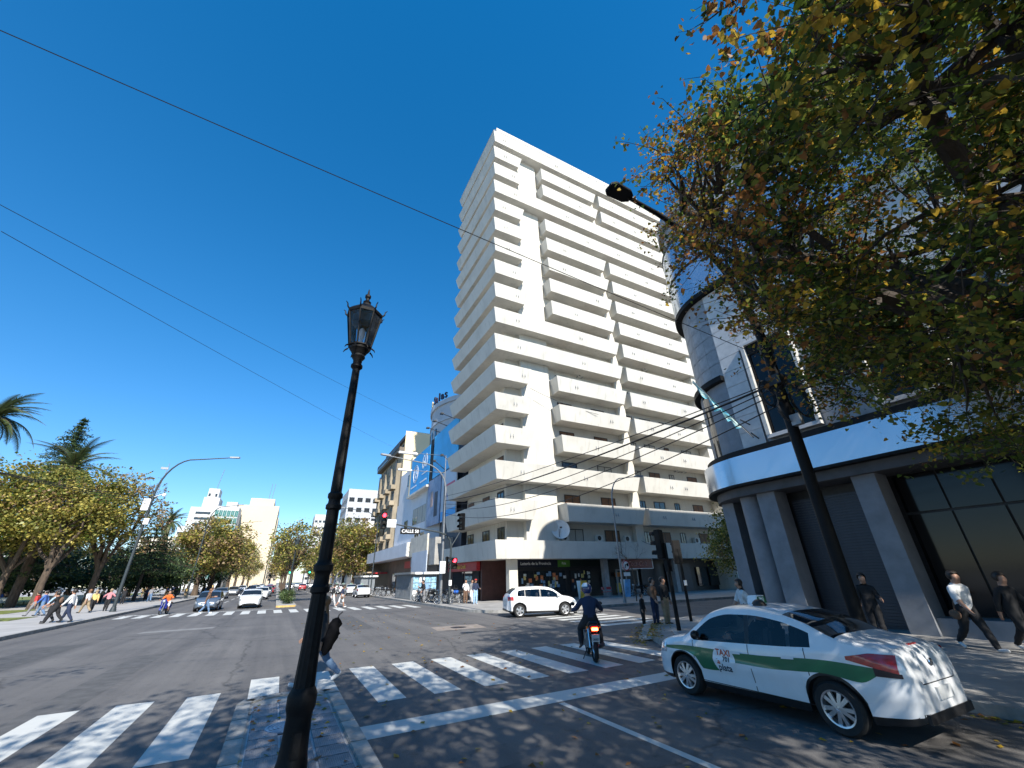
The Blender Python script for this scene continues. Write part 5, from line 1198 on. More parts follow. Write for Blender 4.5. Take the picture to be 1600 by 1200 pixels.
def add_taxi_sign(root,T,big=False):
    o=MB().prism([(-.17,0),(.17,0),(.11,.14),(-.11,.14)],-.09,.09,ax='y').build('roof_sign',M_WPAINT,root,world=False,bevel=.01); o.location=(0,.12,T(.12)-.01)
    MB().add([(-.15,-.096,.02),(.15,-.096,.02),(.105,-.096,.125),(-.105,-.096,.125)],[(0,1,2,3)]).build('sign_face',M_TXG,o,world=False,norm=False)
    if big: xf(text_mb('701',.1,.002,.002),face_xf((0,-.1,.07),(1,0,0),(0,0,1))).build('lettering',M_WPAINT,o,world=False,norm=False)
M_TXG=pm('taxi_green',(.012,.13,.055),.3,.05,3,coat=.6); M_TXT=pm('dark_lettering',(.01,.03,.05),.5); M_TXO=pm('orange_lettering',(.5,.07,.02),.5)
TAXI,side,T,ze,zl,patch,tpatch=make_car('taxi','white taxi with green side stripe and TAXI 701 la plata door badge',SEDAN,P_WHITE)
TAXI.location=(7.86,5.19,0)
patch('green_stripe',M_TXG,-1.88,.40,lambda y:pchip([(-1.88,.80),(-1.6,.66),(-1.2,.70),(-.8,.67),(-.3,.64),(.4,.645)])(y),lambda y:pchip([(-1.88,.835),(-1.3,.86),(-.3,.80),(.4,.775)])(y),-1,.004,44,5)
patch('green_stripe',M_TXG,.40,1.90,lambda y:pchip([(.40,.50),(.75,.47),(.86,.47),(1.0,.64),(1.3,.70),(1.9,.69)])(y),lambda y:pchip([(.40,.79),(1.1,.785),(1.9,.715)])(y),-1,.004,44,5)
BY,BZ=.40,.655
P=[[(-(side(BY+q*math.cos(2*PI*k/40)*.215,BZ+q*math.sin(2*PI*k/40)*.20)+.0065),BY+q*math.cos(2*PI*k/40)*.215,BZ+q*math.sin(2*PI*k/40)*.20) for k in range(40)] for q in (.01,.25,.5,.75,1.)]
badge=MB().grid(P,wrap=True).build('badge',P_WHITE,TAXI,world=False,norm=False,smooth=60)
def side_text(s,size,y,z,mat,bold=.003):
    t=text_mb(s,size,.001,bold); t.v=[(-(side(y-px,z+py)+.0095+pz*.5),y-px,z+py) for px,py,pz in t.v]; t.build('lettering',mat,badge,world=False,norm=False)
side_text('TAXI',.125,BY+.0,BZ+.10,M_TXO); side_text('701',.095,BY-.05,BZ+.01,M_TXT); side_text('la',.10,BY+.11,BZ-.035,M_TXO); side_text('plata',.135,BY+.0,BZ-.115,M_TXT)
add_taxi_sign(TAXI,T,True)
MB().sphere((0,-2.115,.88),.045,10,sc=(1.2,.3,1)).build('emblem',M_CHROME,TAXI,world=False); MB().box(-.12,.12,-1.985,-1.955,1.05,1.075).build('brake_light',M_TAIL,TAXI,world=False)
MB().tube([(-.62,-2.03,.93),(-.55,-2.10,.78),(-.45,-2.125,.68),(.45,-2.125,.68),(.55,-2.10,.78),(.62,-2.03,.93)],.006,4).build('boot_gap',M_TRIM,TAXI,world=False)
# white hatchback turning into the side street
POLO,*_=make_car('hatchback_car','white hatchback with black and silver wheels turning into the side street',HATCH,P_WHITE)
POLO.location=(13.45,22.22,0)
POLO.rotation_euler.z=math.atan2(-.72,2.38)-PI/2
# copies for the traffic
far_sed,*sd=make_car('sedan_car','silver blue sedan waiting at the far crosswalk behind a pedestrian',SEDAN,P_GREY,hollow=False,fine=False)
far_sed.location=(-4.7,46.2,0); far_sed.rotation_euler.z=PI
far_hat,*_=make_car('hatchback_car','white hatchback first in the lane beside the far median',HATCH,P_WHITE,hollow=False,fine=False)
far_hat.location=(-1.75,47.7,0); far_hat.rotation_euler.z=PI
def carcopy(src,old,new,loc,rz,label,name=None,group=None):
    c=copy_tree(src,loc,rz,label,group); 
    if name: c.name=name
    if new is not old: remat(c,old,new)
    return c
carcopy(far_sed,P_GREY,P_SILV,(-6.6,96,0),PI,'silver sedan parked by the kerb under the brown street trees')
carcopy(far_hat,P_WHITE,P_WHITE,(-1.5,68.5,0),PI,'white hatchback second in the median lane')
carcopy(far_sed,P_GREY,P_GREY,(-1.2,80,0),PI,'dark grey sedan in the median lane before a red car')
carcopy(far_hat,P_WHITE,P_RED,(-.9,101,0),PI,'small red hatchback far back in the oncoming lane')
carcopy(far_sed,P_GREY,P_BLK,(-4.4,112,0),PI,'black sedan far back in the oncoming lanes')
carcopy(far_hat,P_WHITE,P_SILV,(-6.8,78,0),PI,'silver hatchback standing by the plaza kerb')
carcopy(far_hat,P_WHITE,P_RED,(5.8,122,0),0,'red hatchback driving away along the avenue')
tx=carcopy(far_sed,P_GREY,P_WHITE,(9.95,60.8,0),0,'white taxi at the rear of the waiting rank','taxi'); add_taxi_sign(tx,sd[1])
for k,y in enumerate((71.5,80.5,90,99)):
    t2=carcopy(far_sed,P_GREY,P_WHITE,(10.1,y,0),0,'white taxi queued '+('directly ahead of the last one','third from the back','fourth from the back','at the front')[k]+' of the rank','taxi'); add_taxi_sign(t2,sd[1])
for k,(x,y,p) in enumerate(((-7.2,130,P_WHITE),(-4.5,140,P_SILV),(-1.5,150,P_WHITE),(6.2,165,P_SILV),(9.8,150,P_WHITE),(9.8,170,P_GREY),(-1.6,180,P_SILV),(-4.6,190,P_WHITE),(3.4,140,P_WHITE))):
    carcopy(far_sed if k%2 else far_hat,P_GREY if k%2 else P_WHITE,p,(x,y,0),PI if x<0 else 0,'distant car among the traffic far along the avenue',None,'distant traffic')
rc=carcopy(far_hat,P_WHITE,P_ORED,(27.2,16.6,0),-PI/2,'orange red hatchback parked beside the small yellow tree')
# ---- motorcycles and bicycles ----
M_BODYR=pm('bike_red_plastic',(.14,.02,.018),.35,.1,4,coat=.4); M_TLIT=pm('brake_lamp_lit',(1,.1,.02),.3,emit=(1,.08,.02),es=10); M_TLIT2=pm('brake_lamp_core',(1,.5,.1),.3,emit=(1,.55,.08),es=14)
def wheel2(parent,y,r,w,spk,name='wheel'):
    o=MB().lathe([(r-.09*w*5,-.4*w),(r-.03,-w/2),(r,-.2*w),(r,.2*w),(r-.03,w/2),(r-.09*w*5,.4*w)],28,ax='x',cap=False).build(name,M_RUB,parent,world=False,smooth=50); o.location=(0,y,r)
    b=MB().lathe([(r*.84,-.02),(r*.84,.02),(r*.78,.015),(r*.78,-.015)],24,ax='x',cap=False).lathe([(.001,-.05),(.05,-.05),(.05,.05),(.001,.05)],10,ax='x',cap=False)
    for k in range(spk):
        a=2*PI*k/spk; b.tube([((-1)**k*.04,.04*math.cos(a),.04*math.sin(a)),(0,r*.8*math.cos(a+.2),r*.8*math.sin(a+.2))],.004 if spk>8 else .018,4,cap=False)
    b.build('rim',M_ALLOY,o,world=False); return o
def make_moto(label,body,scooter=False,group=None,lit=False,plate=False):
    t=thing('scooter' if scooter else 'motorcycle',label,'scooter' if scooter else 'motorcycle',group=group); r=.27 if scooter else .30
    wheel2(t,.62,r,.09,6 if scooter else 5); wheel2(t,-.62,r,.115,6 if scooter else 5)
    MB().tube([(-.07,.62,r),(-.07,.42,.82),(-.07,.38,.95)],.024,7).tube([(.07,.62,r),(.07,.42,.82),(.07,.38,.95)],.024,7).build('fork',M_GREY,t,world=False)
    MB().tube([(-.36,.22,1.06),(-.2,.36,1.02),(.2,.36,1.02),(.36,.22,1.06)],.014,6).tube([(-.36,.22,1.06),(-.37,.1,1.06)],.02,6).tube([(.36,.22,1.06),(.37,.1,1.06)],.02,6).build('handlebar',M_DARK,t,world=False)
    for s in (-1,1):
        MB().tube([(s*.28,.28,1.05),(s*.36,.25,1.24)],.007,5).sphere((s*.39,.24,1.27),.06,8,sc=(1.2,.3,.8)).build('mirror',M_DARK,t,world=False)
        MB().tube([(s*.22,.0,.3),(s*.3,.02,.3)],.015,5).build('footrest',M_DARK,t,world=False)
        MB().sphere((s*.16,-.72,.78),.035,8).build('indicator',pm('amber_lens',(.6,.2,.02),.3) if 'amber_lens' not in bpy.data.materials else bpy.data.materials['amber_lens'],t,world=False)
    MB().sphere((0,.5,.9),.1,12,sc=(1,.7,1)).build('headlamp',M_HEAD,t,world=False,smooth=60)
    MB().grid([[(.05*math.sin(q),.62+(r+.035)*math.cos(a),r+(r+.035)*math.sin(a)+.01*math.cos(q)) for q in (-1.2,-.6,0,.6,1.2)] for a in [rad(10+15*k) for k in range(11)]]).build('front_fender',body,t,world=False,smooth=60,norm=False)
    if scooter:
        b=MB().cbox((0,.36,.66),(.42,.07,.55),rx=rad(-18)); b.build('leg_shield',body,t,world=False,bevel=.03); MB().box(-.17,.17,-.15,.4,.26,.34).build('floorboard',M_DARK,t,world=False); MB().cbox((0,-.45,.52),(.3,.75,.36)).build('rear_body',body,t,world=False,bevel=.08); MB().cbox((0,.45,.93),(.3,.16,.2)).build('front_cowl',body,t,world=False,bevel=.05)
        MB().cbox((0,-.38,.76),(.28,.72,.1)).build('seat',M_TRIM,t,world=False,bevel=.03)
    else:
        MB().cbox((0,.02,.42),(.26,.36,.34)).box(-.2,.2,-.02,.1,.32,.45).build('engine',M_GREY,t,world=False,bevel=.03); MB().sphere((0,.16,.80),.2,12,sc=(.75,1.25,.75)).build('fuel_tank',body,t,world=False,smooth=60)
        MB().prism([(-.85,.86),(-.8,.93),(-.3,.84),(.02,.84),(.02,.74),(-.5,.74)],-.12,.12,ax='x').build('seat',M_TRIM,t,world=False,bevel=.03)
        MB().tube([(0,.4,.85),(0,.1,.7),(0,-.2,.62),(0,-.62,.32)],.035,7).tube([(0,.35,.75),(0,.2,.35),(0,-.2,.3)],.03,7).build('frame',M_DARK,t,world=False)
        MB().prism([(-.95,.80),(-.92,.86),(-.5,.78),(-.45,.6),(-.75,.66)],-.11,.11,ax='x').build('tail_fairing',body,t,world=False,bevel=.02)
        MB().tube([(-.1,-.62,.32),(-.1,-.45,.78)],.03,7).tube([(.1,-.62,.32),(.1,-.45,.78)],.03,7).build('shock_absorber',M_CHROME,t,world=False)
    MB().tube([(.16,.05,.28),(.17,-.4,.3),(.19,-.85,.42)],[.025,.045,.05],8).build('exhaust',M_DARK if not scooter else M_GREY,t,world=False)
    MB().grid([[(.07*math.sin(q),-.62-(r+.05)*math.cos(a),r+(r+.05)*math.sin(a)) for q in (-1.2,-.6,0,.6,1.2)] for a in [rad(35+12*k) for k in range(8)]]).build('rear_fender',M_TRIM,t,world=False,smooth=60,norm=False)
    y=-.955 if not scooter else -.84
    MB().cbox((0,y,.76),(.17,.03,.075)).build('tail_light',M_TLIT if lit else M_TAIL,t,world=False,bevel=.01)
    if lit: MB().cbox((0,y-.017,.755),(.13,.01,.03)).build('brake_lamp',M_TLIT2,t,world=False)
    pl=MB().cbox((0,y-.0,.565),(.2,.012,.17),rx=rad(12)).build('number_plate',M_PLATE,t,world=False)
    if plate:
        xf(text_mb('A12C',.062,.001,.001),Matrix.Translation((0,y-.012,.60))@Matrix.Rotation(rad(102),4,'X')).build('lettering',M_TXT,pl,world=False,norm=False); xf(text_mb('203Z',.062,.001,.001),Matrix.Translation((0,y-.024,.535))@Matrix.Rotation(rad(102),4,'X')).build('lettering',M_TXT,pl,world=False,norm=False)
    MB().tube([(-.1,.0,.25),(-.25,-.12,.0)],.012,5).build('side_stand',M_DARK,t,world=False)
    return t
MOTO=make_moto('motorcycle with lit red tail light crossing the zebra stripes',M_BODYR,lit=True,plate=True)
MOTO.location=(7.85,10.4,0); MOTO.rotation_euler.z=rad(-29)
SCO=make_moto('blue scooter at the far crosswalk ridden by someone in orange',pm('blue_plastic',(.02,.03,.22),.3,.1,4,coat=.5),True)
SCO.location=(-7.1,42.9,0); SCO.rotation_euler.z=PI-.15
PK=make_moto('dark motorcycle parked in the kerbside row by the news kiosk',P_BLK,group='motorcycles parked by the kiosk')
PK.location=(11.75,40.6,.15); PK.rotation_euler.z=rad(170)
for k,(x,y,a) in enumerate(((12.0,39.4,75),(12.3,38.6,70),(12.1,37.8,85),(12.9,37.2,60),(13.4,36.4,95),(12.3,41.6,80),(13.0,42.4,75))): copy_tree(PK,(x,y,.15),rad(a),'dark motorcycle parked '+ORD[k]+' along from the one at the kerb edge by the kiosk')
BM=copy_tree(PK,(13.6,35.6,.15),rad(80),'motorcycle with bright blue tank parked beside two bicycles'); remat(BM,P_BLK,pm('bright_blue_tank',(.02,.12,.5),.3,.1,4,coat=.5)); del BM['group']
copy_tree(PK,(29.5,31.2,.15),rad(75),'lone motorcycle standing before the dark shop shutters')
for k,(x,y,a) in enumerate(((12.0,57,80),(12.1,58.5,75),(12.2,60,85),(12.0,61.5,70),(12.3,55.5,60))): copy_tree(PK,(x,y,.15),rad(a),ORD[k]+' motorcycle of the second parked row beyond the news kiosk',None)['group']='motorcycles parked beyond the kiosk'
def make_bike(label):
    t=thing('bicycle',label,'bicycle'); wheel2(t,.53,.34,.035,16); wheel2(t,-.53,.34,.035,16)
    MB().tube([(0,-.53,.34),(0,-.1,.3),(0,.38,.78),(0,-.2,.82),(0,-.53,.34)],.016,6).tube([(0,-.1,.3),(0,-.24,.95)],.015,6).tube([(0,.53,.34),(0,.38,.78),(0,.35,.98)],.015,6).build('frame',M_DARK,t,world=False)
    MB().tube([(-.28,.25,1.02),(0,.36,1.0),(.28,.25,1.02)],.012,6).build('handlebar',M_GREY,t,world=False); MB().sphere((0,-.26,.97),.12,8,sc=(.6,1.1,.3)).build('saddle',M_TRIM,t,world=False)
    MB().lathe([(.001,-.01),(.09,-.01),(.09,.01),(.001,.01)],16,ax='x',c=(.05,-.1,.3),cap=False).build('chainring',M_GREY,t,world=False); return t
bk=make_bike('bicycle leaning by the corner signal mast, nearest the kerb edge'); bk.location=(12.0,34.5,.15); bk.rotation_euler.z=rad(65)
copy_tree(bk,(12.9,34.9,.15),rad(80),'bicycle standing between the signal mast and the blue tank motorcycle')
# ---------------- people ----------------
from mathutils import noise as mnoise
def cloth(name,c,rough=.85): return pm(name,c,rough,.15,9,bump=.25,bscale=25)
C={k:cloth('cloth_'+k,v) for k,v in dict(black=(.012,.012,.014),white=(.62,.62,.62),jeans=(.10,.17,.28),navy=(.015,.025,.06),blue=(.05,.12,.35),red=(.45,.03,.03),orange=(.62,.13,.02),yellow=(.6,.42,.15),pink=(.5,.2,.22),grey=(.2,.2,.21),khaki=(.28,.21,.13),green=(.08,.14,.06),sky=(.3,.45,.62),brown=(.14,.08,.05)).items()}
M_SHOEW=pm('white_shoe',(.6,.6,.6),.6); M_SHOEB=pm('dark_shoe',(.02,.02,.02),.5)
_pc={}
def person_mesh(pose):
    """one continuous skinned figure facing +Y, height 1; material slots skin, top, bottom, shoe"""
    key=repr(sorted(pose.items()))
    if key in _pc: return _pc[key]
    hipz=pose.get('hipz',.52); lean=rad(pose.get('lean',3)); V=[];E=[];Rr=[];cat=[]
    def add(p,r,par=None,c='top'):
        V.append(Vector(p)); Rr.append(r if hasattr(r,'__len__') else (r,r))
        if par is not None: E.append((par,len(V)-1)); cat.append(c)
        return len(V)-1
    sl,cl=math.sin(lean),math.cos(lean)
    up=lambda d,x=0,fy=0:Vector((x,d*sl+fy*cl,hipz+d*cl-fy*sl))
    pel=add((0,0,hipz),(.082,.062),None)
    sp=add(up(.10),(.076,.056),pel); ch=add(up(.21),(.092,.060),sp); nb=add(up(.285),(.055,.045),ch); nk=add(up(.325),(.031,.031),nb,'skin')
    jw=add(up(.365,0,.012),(.040,.048),nk,'skin'); sk=add(up(.41,0,.005),(.049,.058),jw,'skin'); tp=add(up(.452,0,-.002),(.034,.040),sk,'skin'); ns=add(up(.385,0,.062),(.011,.011),jw,'skin')
    for s,(ab,sw,el) in ((-1,pose.get('armL',(10,0,15))),(1,pose.get('armR',(10,0,15)))):
        sh=add(up(.262,s*.100),(.043,.040),nb if False else ch,'top'); ab,sw,el=rad(ab),rad(sw)+lean*0,rad(el)
        d=Vector((s*math.sin(ab),math.sin(sw)*math.cos(ab),-math.cos(sw)*math.cos(ab))); e=V[sh]+d*.165; ee=add(e,(.030,.030),sh,'top')
        sw2=sw+el; inw=rad(pose.get('inward',0)); d2=Vector((s*math.sin(ab*.5-inw),math.sin(sw2)*math.cos(ab*.5),-math.cos(sw2)*math.cos(ab*.5))).normalized(); wv=e+d2*.145; ww=add(wv,(.019,.021),ee,'fore'); hd=add(wv+d2*.045,(.012,.024),ww,'hand')
        sd=d2.cross(Vector((s,0,0))).normalized()
        for q in range(4): 
            a=add(wv+d2*.062+sd*(.016-.0105*q),.0056,hd,'hand'); add(wv+d2*(.10-.006*abs(q-1.3))+sd*(.018-.012*q)-Vector((s*.012,0,0)),.0048,a,'hand')
        add(wv+d2*.045+sd*.034-Vector((s*.006,0,0)),.006,ww,'hand')
    for s,(hp,kn) in ((-1,pose.get('legL',(0,3))),(1,pose.get('legR',(0,3)))):
        sp_=pose.get('spread',0); h0=add((s*.052,0,hipz-.02),(.058,.064),pel,'bottom'); hp,kn=rad(hp),rad(kn)
        d=Vector((s*math.sin(rad(sp_)),math.sin(hp),-math.cos(hp))).normalized(); k=V[h0]+d*.245; add_mid=add(V[h0]+d*.12,(.050,.054),h0,'bottom'); kk=add(k,(.036,.038),add_mid,'bottom')
        a2=hp-kn; d2=Vector((s*math.sin(rad(sp_))*.2,math.sin(a2),-math.cos(a2))).normalized(); cf=add(k+d2*.09,(.033,.037),kk,'shin'); a=k+d2*.225; aa=add(a,(.022,.024),cf,'shin')
        ft=rad(pose.get('toeL' if s<0 else 'toeR',math.degrees(max(a2,-1.2)*.55))); f=Vector((s*.15,math.cos(ft),math.sin(ft))).normalized(); hl=add(a+d2*.022-f*.018,(.022,.02),aa,'shoe'); bl=add(a+d2*.026+f*.07,(.025,.016),hl,'shoe'); add(a+d2*.028+f*.115,(.019,.011),bl,'shoe')
    me=bpy.data.meshes.new('p'); me.from_pydata([tuple(v) for v in V],E,[]); o=bpy.data.objects.new('p',me); COL.objects.link(o)
    md=o.modifiers.new('s','SKIN'); md.branch_smoothing=.25; md.use_smooth_shade=True
    for i,sv in enumerate(me.skin_vertices[0].data): sv.radius=(Rr[i][0]*(1.22 if Rr[i][0]>.026 else 1.08),Rr[i][1]*(1.22 if Rr[i][0]>.026 else 1.08)); sv.use_root=(i==0)
    o.modifiers.new('d','SUBSURF').levels=2
    bpy.context.view_layer.update()
    out=bpy.data.meshes.new_from_object(o.evaluated_get(bpy.context.evaluated_depsgraph_get())); bpy.data.objects.remove(o)
    # material by nearest bone
    A=np.array([tuple(V[a]) for a,_ in E]); B=np.array([tuple(V[b_]) for _,b_ in E]); AB=B-A; n=len(out.polygons); cen=np.zeros(n*3); out.polygons.foreach_get('center',cen); cen=cen.reshape(-1,3)
    t=np.clip(((cen[:,None,:]-A)*AB).sum(2)/np.maximum((AB**2).sum(1),1e-9),0,1); D=np.linalg.norm(cen[:,None,:]-(A+t[...,None]*AB),axis=2)
    rad_=np.array([max(Rr[a][0],Rr[b_][0]) for a,b_ in E]); near=(D/rad_**.35).argmin(1); cats=[cat[i] for i in near]
    tt=t[np.arange(n),near]; mi=[]
    sleeve=pose.get('sleeve','long'); leg=pose.get('leg','long'); hz=hipz
    for c,p,u in zip(cats,cen,tt):
        if c=='top': mi.append(1 if p[2]>hz-.02 or abs(p[0])>.11 else 2)
        elif c=='fore': mi.append(1 if sleeve=='long' and u<.9 else 0)
        elif c=='hand' or c=='skin': mi.append(0)
        elif c=='bottom': mi.append(2)
        elif c=='shin': mi.append(2 if leg=='long' else 0)
        else: mi.append(3)
    vm=np.zeros(len(out.vertices),int)
    for p_,k_ in zip(out.polygons,mi):
        for v_ in p_.vertices: vm[v_]=max(vm[v_],k_ if k_ in (1,2) else 0)
    for v_ in out.vertices:
        if vm[v_.index]:
            c_=v_.co; f_=mnoise.noise(Vector((c_.x*26,c_.y*26,c_.z*13)))*.006+mnoise.noise(Vector((c_.x*9,c_.y*9,c_.z*20+7)))*.007+(.006 if vm[v_.index]==2 and c_.z<.2 else .003)
            v_.co=c_+v_.normal*f_
    for m in (M_SKIN,C['grey'],C['jeans'],M_SHOEB): out.materials.append(m)
    out.polygons.foreach_set('material_index',mi); out.polygons.foreach_set('use_smooth',[True]*n); out.name='person'; out.update()
    headp=up(.41,0,.005); _pc[key]=(out,headp,lean,up,V); return _pc[key]
STAND=dict(); WALK1=dict(legL=(24,8),legR=(-20,22),armL=(8,-22,15),armR=(8,22,20),hipz=.505,lean=5,sleeve='short'); WALK2=dict(legL=(-18,20),legR=(22,6),armL=(9,20,18),armR=(9,-20,12),hipz=.505,lean=4)
STAND2=dict(legL=(4,6),legR=(-3,2),armL=(12,10,70),armR=(14,5,35),lean=2); SHORT=dict(WALK2,leg='short',sleeve='short'); SIT=dict(hipz=.30,legL=(82,85),legR=(78,80),armL=(12,25,50),armR=(12,20,55),lean=8); PHONE=dict(legL=(3,4),legR=(-2,3),armL=(10,12,25),armR=(12,22,95),lean=3,inward=14)
def person(label,loc,rz,h,pose,top,bottom,hair='dark',shoe=None,skin=None,group=None,bag=None,cap=None,hatlong=0,name='person'):
    me,hp,lean,up,V=person_mesh(pose); t=thing(name,label,'person',loc,rz,group); t.scale=(h,h,h)
    o=link('body',me,t,world=False)
    for i,m in ((0,skin or M_SKIN),(1,C[top]),(2,C[bottom]),(3,shoe or M_SHOEB)):
        if o.material_slots[i].material is not m: o.material_slots[i].link='OBJECT'; o.material_slots[i].material=m
    hm={'dark':M_HAIRD,'brown':M_HAIRB,'grey':C['grey'],'fair':C['khaki']}[hair]
    b=MB(); b.sphere((hp.x,hp.y-.012,hp.z+.012),.073,14,sc=(.93,1.03,1.0))
    if hatlong: b.grid([[(.052*(1-.15*i/6)*math.sin(a),hp.y-.03-.03*math.cos(a)*(1+.1*i)-.004*i,hp.z-.01-hatlong*i/6) for a in [rad(-100+20*k) for k in range(11)]] for i in range(7)])
    # keep the face clear: drop the front lower faces
    b2=MB(); b2.v=b.v; b2.f=[f for f in b.f if not (sum(b.v[i][1] for i in f)/len(f)> hp.y+.022 and sum(b.v[i][2] for i in f)/len(f)<hp.z+.035)]; b2.m=[0]*len(b2.f)
    b2.build('hair',hm,t,world=False,smooth=60,norm=False)
    for s in (-1,1): MB().sphere((s*.018,hp.y+.047,hp.z-.002),.006,6).build('eye',M_HAIRD,t,world=False)
    if cap: 
        c=MB().sphere((hp.x,hp.y,hp.z+.022),.064,12,sc=(.95,1.05,.8)); c.v=[(x,y,max(z,hp.z+.012)) for x,y,z in c.v]; c.cbox((0,hp.y+.075,hp.z+.016),(.08,.06,.008)); c.build('cap',C[cap],t,world=False,smooth=50)
    if bag=='back': MB().sphere(tuple(up(.17,0,-.095)),.09,10,sc=(.85,.6,1.15)).build('backpack',C['brown'],t,world=False,smooth=60)
    if bag=='shoulder': MB().sphere((.15,-.02,.43),.07,10,sc=(.5,1.2,.9)).tube([(.14,-.02,.47),(.02,-.06,.79),(-.05,-.02,.8)],.008,5).build('shoulder_bag',C['brown'],t,world=False,smooth=60)
    return t
# woman passing behind the lamp
W1=dict(legL=(26,6),legR=(-26,20),armL=(8,-14,25),armR=(10,16,35),hipz=.492,lean=4,toeR=-28,toeL=18)
wm=person('woman in black top and flared jeans striding behind the ornate lamp',(1.13,11.4,0),PI/2,1.74,W1,'black','jeans','brown',M_SHOEW,hatlong=.24)
um=thing('folded_umbrella','half folded black umbrella carried under the arm of the striding woman','umbrella',(1.29,11.2,.95))
P=[]
for i in range(9):
    t=i/8; r=[.04,.12,.17,.2,.22,.21,.19,.15,.08][i]
    P.append([(-.06+.12*t+r*.75*math.cos(2*PI*k/12)*(1+.34*math.sin(3*2*PI*k/12+2.3*i)),r*.8*math.sin(2*PI*k/12),-.40+.70*t+r*.25*math.cos(2*PI*k/12)) for k in range(12)])
MB().grid(P,wrap=True).build('canopy',pm('umbrella_nylon',(.004,.004,.005),.9,.3,9,spec=.1),um,world=False,smooth=60,norm=False); MB().tube([(-.12,0,-.42),(.12,0,.36),(.19,0,.42)],.015,6).build('shaft',M_DARK,um,world=False)
# motorcyclist
RID=dict(hipz=.0,legL=(62,88),legR=(62,88),spread=22,armL=(34,30,48),armR=(34,30,48),lean=14)
rd=person('motorcyclist in dark blue jacket and blue helmet riding over the crosswalk',(MOTO.location.x-.0,MOTO.location.y,0),0,1.76,RID,'navy','black',shoe=M_SHOEB)
rd.rotation_euler.z=MOTO.rotation_euler.z; _o=Vector((0,-.34,.93)); _o.rotate(MOTO.rotation_euler); rd.location=MOTO.location+_o
hpz=person_mesh(RID)[1]
hel=thing('helmet','glossy blue and white motorcycle helmet worn by the motorcyclist','helmet',tuple(rd.location+Matrix.Rotation(rd.rotation_euler.z,3,'Z')@(hpz*1.76)),rd.rotation_euler.z+.35)
c=MB().sphere((0,.0,.03),.155,18,sc=(.9,1.05,1.0)); c.build('shell',pm('helmet_blue',(.02,.04,.16),.12,.6,4,coat=.8,c2=(.008,.01,.03)),hel,world=False,smooth=60)
MB().grid([[(.150*math.sin(a)*k1,.165*math.cos(a)*k1,z) for z,k1 in ((-.03,1),(.02,1.03),(.07,.97))] for a in [rad(-75+15*k) for k in range(11)]]).build('visor',M_PANE,hel,world=False,norm=False); MB().grid([[(.148*math.cos(p)*math.sin(a),.17*math.cos(p)*math.cos(a),.03+.165*math.sin(p)) for p in (.35,.6,.85,1.1)] for a in [rad(-160+14*k) for k in range(9)]]).build('white_flash',M_WPAINT,hel,world=False,norm=False,smooth=60)
# scooter rider
r2=person('scooter rider in an orange shirt at the far crosswalk',(0,0,0),0,1.72,dict(RID,sleeve='short',leg='short',spread=14),'orange','white','dark'); r2.rotation_euler.z=SCO.rotation_euler.z; _o=Vector((0,-.32,.82)); _o.rotate(SCO.rotation_euler); r2.location=SCO.location+_o
# plaza pavement
def pp(l,x,y,rz,h,pose,top,bot,**k): return person(l,(x,y,.15),rad(rz),h,pose,top,bot,**k)
pp('man in white shirt and blue trousers walking along the plaza pavement',-10.6,36.4,75,1.78,WALK2,'white','navy')
pp('person in black with a pram, leaning forward on the plaza pavement',-11.1,36.2,80,1.7,dict(WALK1,lean=16,armL=(8,30,30),armR=(8,30,30)),'black','black',bag='back')
pp('woman in pale top and long dark skirt beside the man in white',-11.6,37.2,70,1.64,WALK2,'sky','black',hair='brown',hatlong=.15)
pp('walker in white top and light trousers on the plaza pavement',-13.0,47.8,60,1.7,WALK1,'white','khaki',hair='brown')
pp('woman in yellow top and black trousers on the plaza pavement',-13.1,49.6,20,1.64,WALK2,'yellow','black',hair='fair',hatlong=.12)
pp('woman in pink top and black leggings with hands on hips',-12.2,49.6,0,1.66,dict(STAND2,armL=(40,-5,70),armR=(40,-5,70)),'pink','black',hair='fair')
pp('man in navy and khaki shorts at the plaza lawn edge carrying a bag',-15.6,40.6,120,1.76,dict(WALK1,leg='short'),'navy','khaki',bag='shoulder')
pp('person in red top walking by the plaza lawn',-15.6,46.8,80,1.66,WALK1,'red','grey'); pp('person in blue denim jacket by the plaza lawn',-15.0,46.2,80,1.7,WALK2,'blue','jeans')
pp('person in dark red walking past the plane trunks',-16.2,52,80,1.7,WALK2,'brown','black'); pp('stooping person in black by the plaza lamp pole',-15.0,66,30,1.7,dict(STAND2,lean=25),'black','black')
pp('person in grey walking near the plaza benches',-13.4,70,20,1.72,WALK1,'grey','jeans'); pp('person in dark coat by the second plaza lamp',-12.8,82,200,1.75,STAND,'black','black')
pp('person in orange top resting by the kerbside trees',-13.8,88,180,1.68,STAND2,'orange','jeans')
person('woman in brown top and blue jeans crossing before the silver blue sedan',(-4.35,41.4,0),rad(-90),1.7,dict(WALK2,armL=(14,20,80)),'brown','jeans',hair='brown',shoe=M_SHOEW,hatlong=.14)
# people in the plaza backdrop
cols=list(C.keys()); poses=[STAND,WALK1,WALK2,SIT,STAND2,SIT]
for k in range(46):
    x,y=rng.uniform(-52,-15),rng.uniform(70,104)
    if k%3==0: x,y=rng.uniform(-16,-12.5),rng.uniform(90,160)
    ps=poses[k%6]; tcol=rng.choice(cols)
    person('%s person in %s in the plaza crowd under the trees'%('seated' if ps is SIT else 'standing' if ps in(STAND,STAND2) else 'walking',{'khaki':'khaki','sky':'pale blue'}.get(tcol,tcol)),(x,y,.17 if x<-14 else .15),rng.uniform(0,6.28),rng.uniform(1.55,1.8),ps,tcol,rng.choice(('black','jeans','grey','khaki')),group='plaza crowd under the trees')
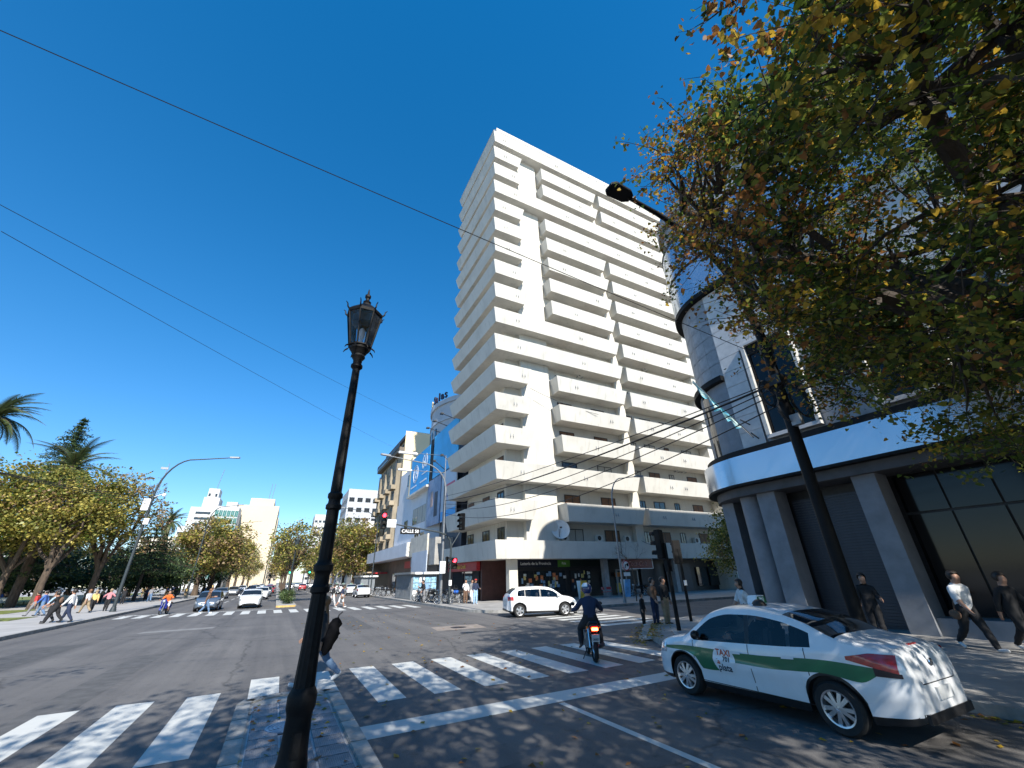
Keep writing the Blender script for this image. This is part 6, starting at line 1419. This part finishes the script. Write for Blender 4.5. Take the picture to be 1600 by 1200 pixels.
# benches of the plaza
bn=thing('plaza_bench','pale stone bench in the plaza under the evergreens','bench',(-30,74,.15),.1,'plaza benches')
MB().box(-1.1,1.1,-.25,.25,.42,.5).build('seat',M_WHITE,bn,world=False); MB().box(-1.1,1.1,.25,.31,.55,.95).build('backrest',M_WHITE,bn,world=False)
for s in (-1,1): MB().box(s*.8-.1,s*.8+.1,-.2,.3,0,.55).build('leg',M_CONC,bn,world=False)
for x,y in ((-24,76),(-19,78),(-36,72),(-42,75),(-27,71.5),(-21.5,73)): copy_tree(bn,(x,y,.15),rng.uniform(-.3,.3))
# avenue crossing, shop corner, building corner
person('walker in dark top and white trousers on the far crosswalk',(4.6,42.6,0),rad(-80),1.76,WALK2,'black','white'); person('walker in navy top and white shorts with a blue bag on the far crosswalk',(5.05,40.3,0),rad(-80),1.7,SHORT,'navy','white',hair='dark',shoe=M_SHOEW,bag='shoulder')
pp('person in dark jacket standing among the parked motorcycles',11.4,38.0,100,1.74,dict(PHONE,lean=10),'black','grey')
pp('person in white jacket looking at a phone outside the red shop',13.6,33.9,170,1.72,PHONE,'white','brown'); pp('person with red cap, navy vest and pale jeans outside the red shop',13.9,32.6,180,1.76,STAND2,'navy','sky',cap='red',shoe=M_SHOEW); pp('person in grey standing in the red shop doorway',14.3,34.3,190,1.7,STAND,'grey','white')
pp('woman with a large backpack waiting at the building corner',13.95,13.95,200,1.68,STAND2,'brown','navy',bag='back',hair='dark'); pp('adult in dark top and khaki trousers waiting beside the backpack woman',14.35,13.75,185,1.7,STAND,'black','khaki'); pp('child in black holding hands with the waiting woman',13.35,14.05,200,1.12,STAND,'black','black',shoe=M_SHOEW)
pp('woman in white top with tied dark hair walking behind the taxi',13.0,9.2,60,1.66,WALK1,'white','black',hatlong=.2,bag='shoulder')
pp('pedestrian in white shirt and black trousers before the dark shopfront',15.4,4.9,150,1.78,WALK1,'white','black',bag='shoulder',shoe=M_SHOEW); pp('person in black standing by the dark shutter',15.6,7.0,120,1.72,STAND2,'black','black'); pp('person in black walking past the dark shopfront',15.9,4.2,150,1.72,WALK2,'black','black',shoe=M_SHOEW)
person('taxi driver in dark shirt seated at the wheel',(7.5,5.15,.55-.30*1.7+.18),0,1.7,dict(SIT,armL=(14,50,35),armR=(14,50,35),legL=(80,60),legR=(80,60),lean=-8),'black','black')
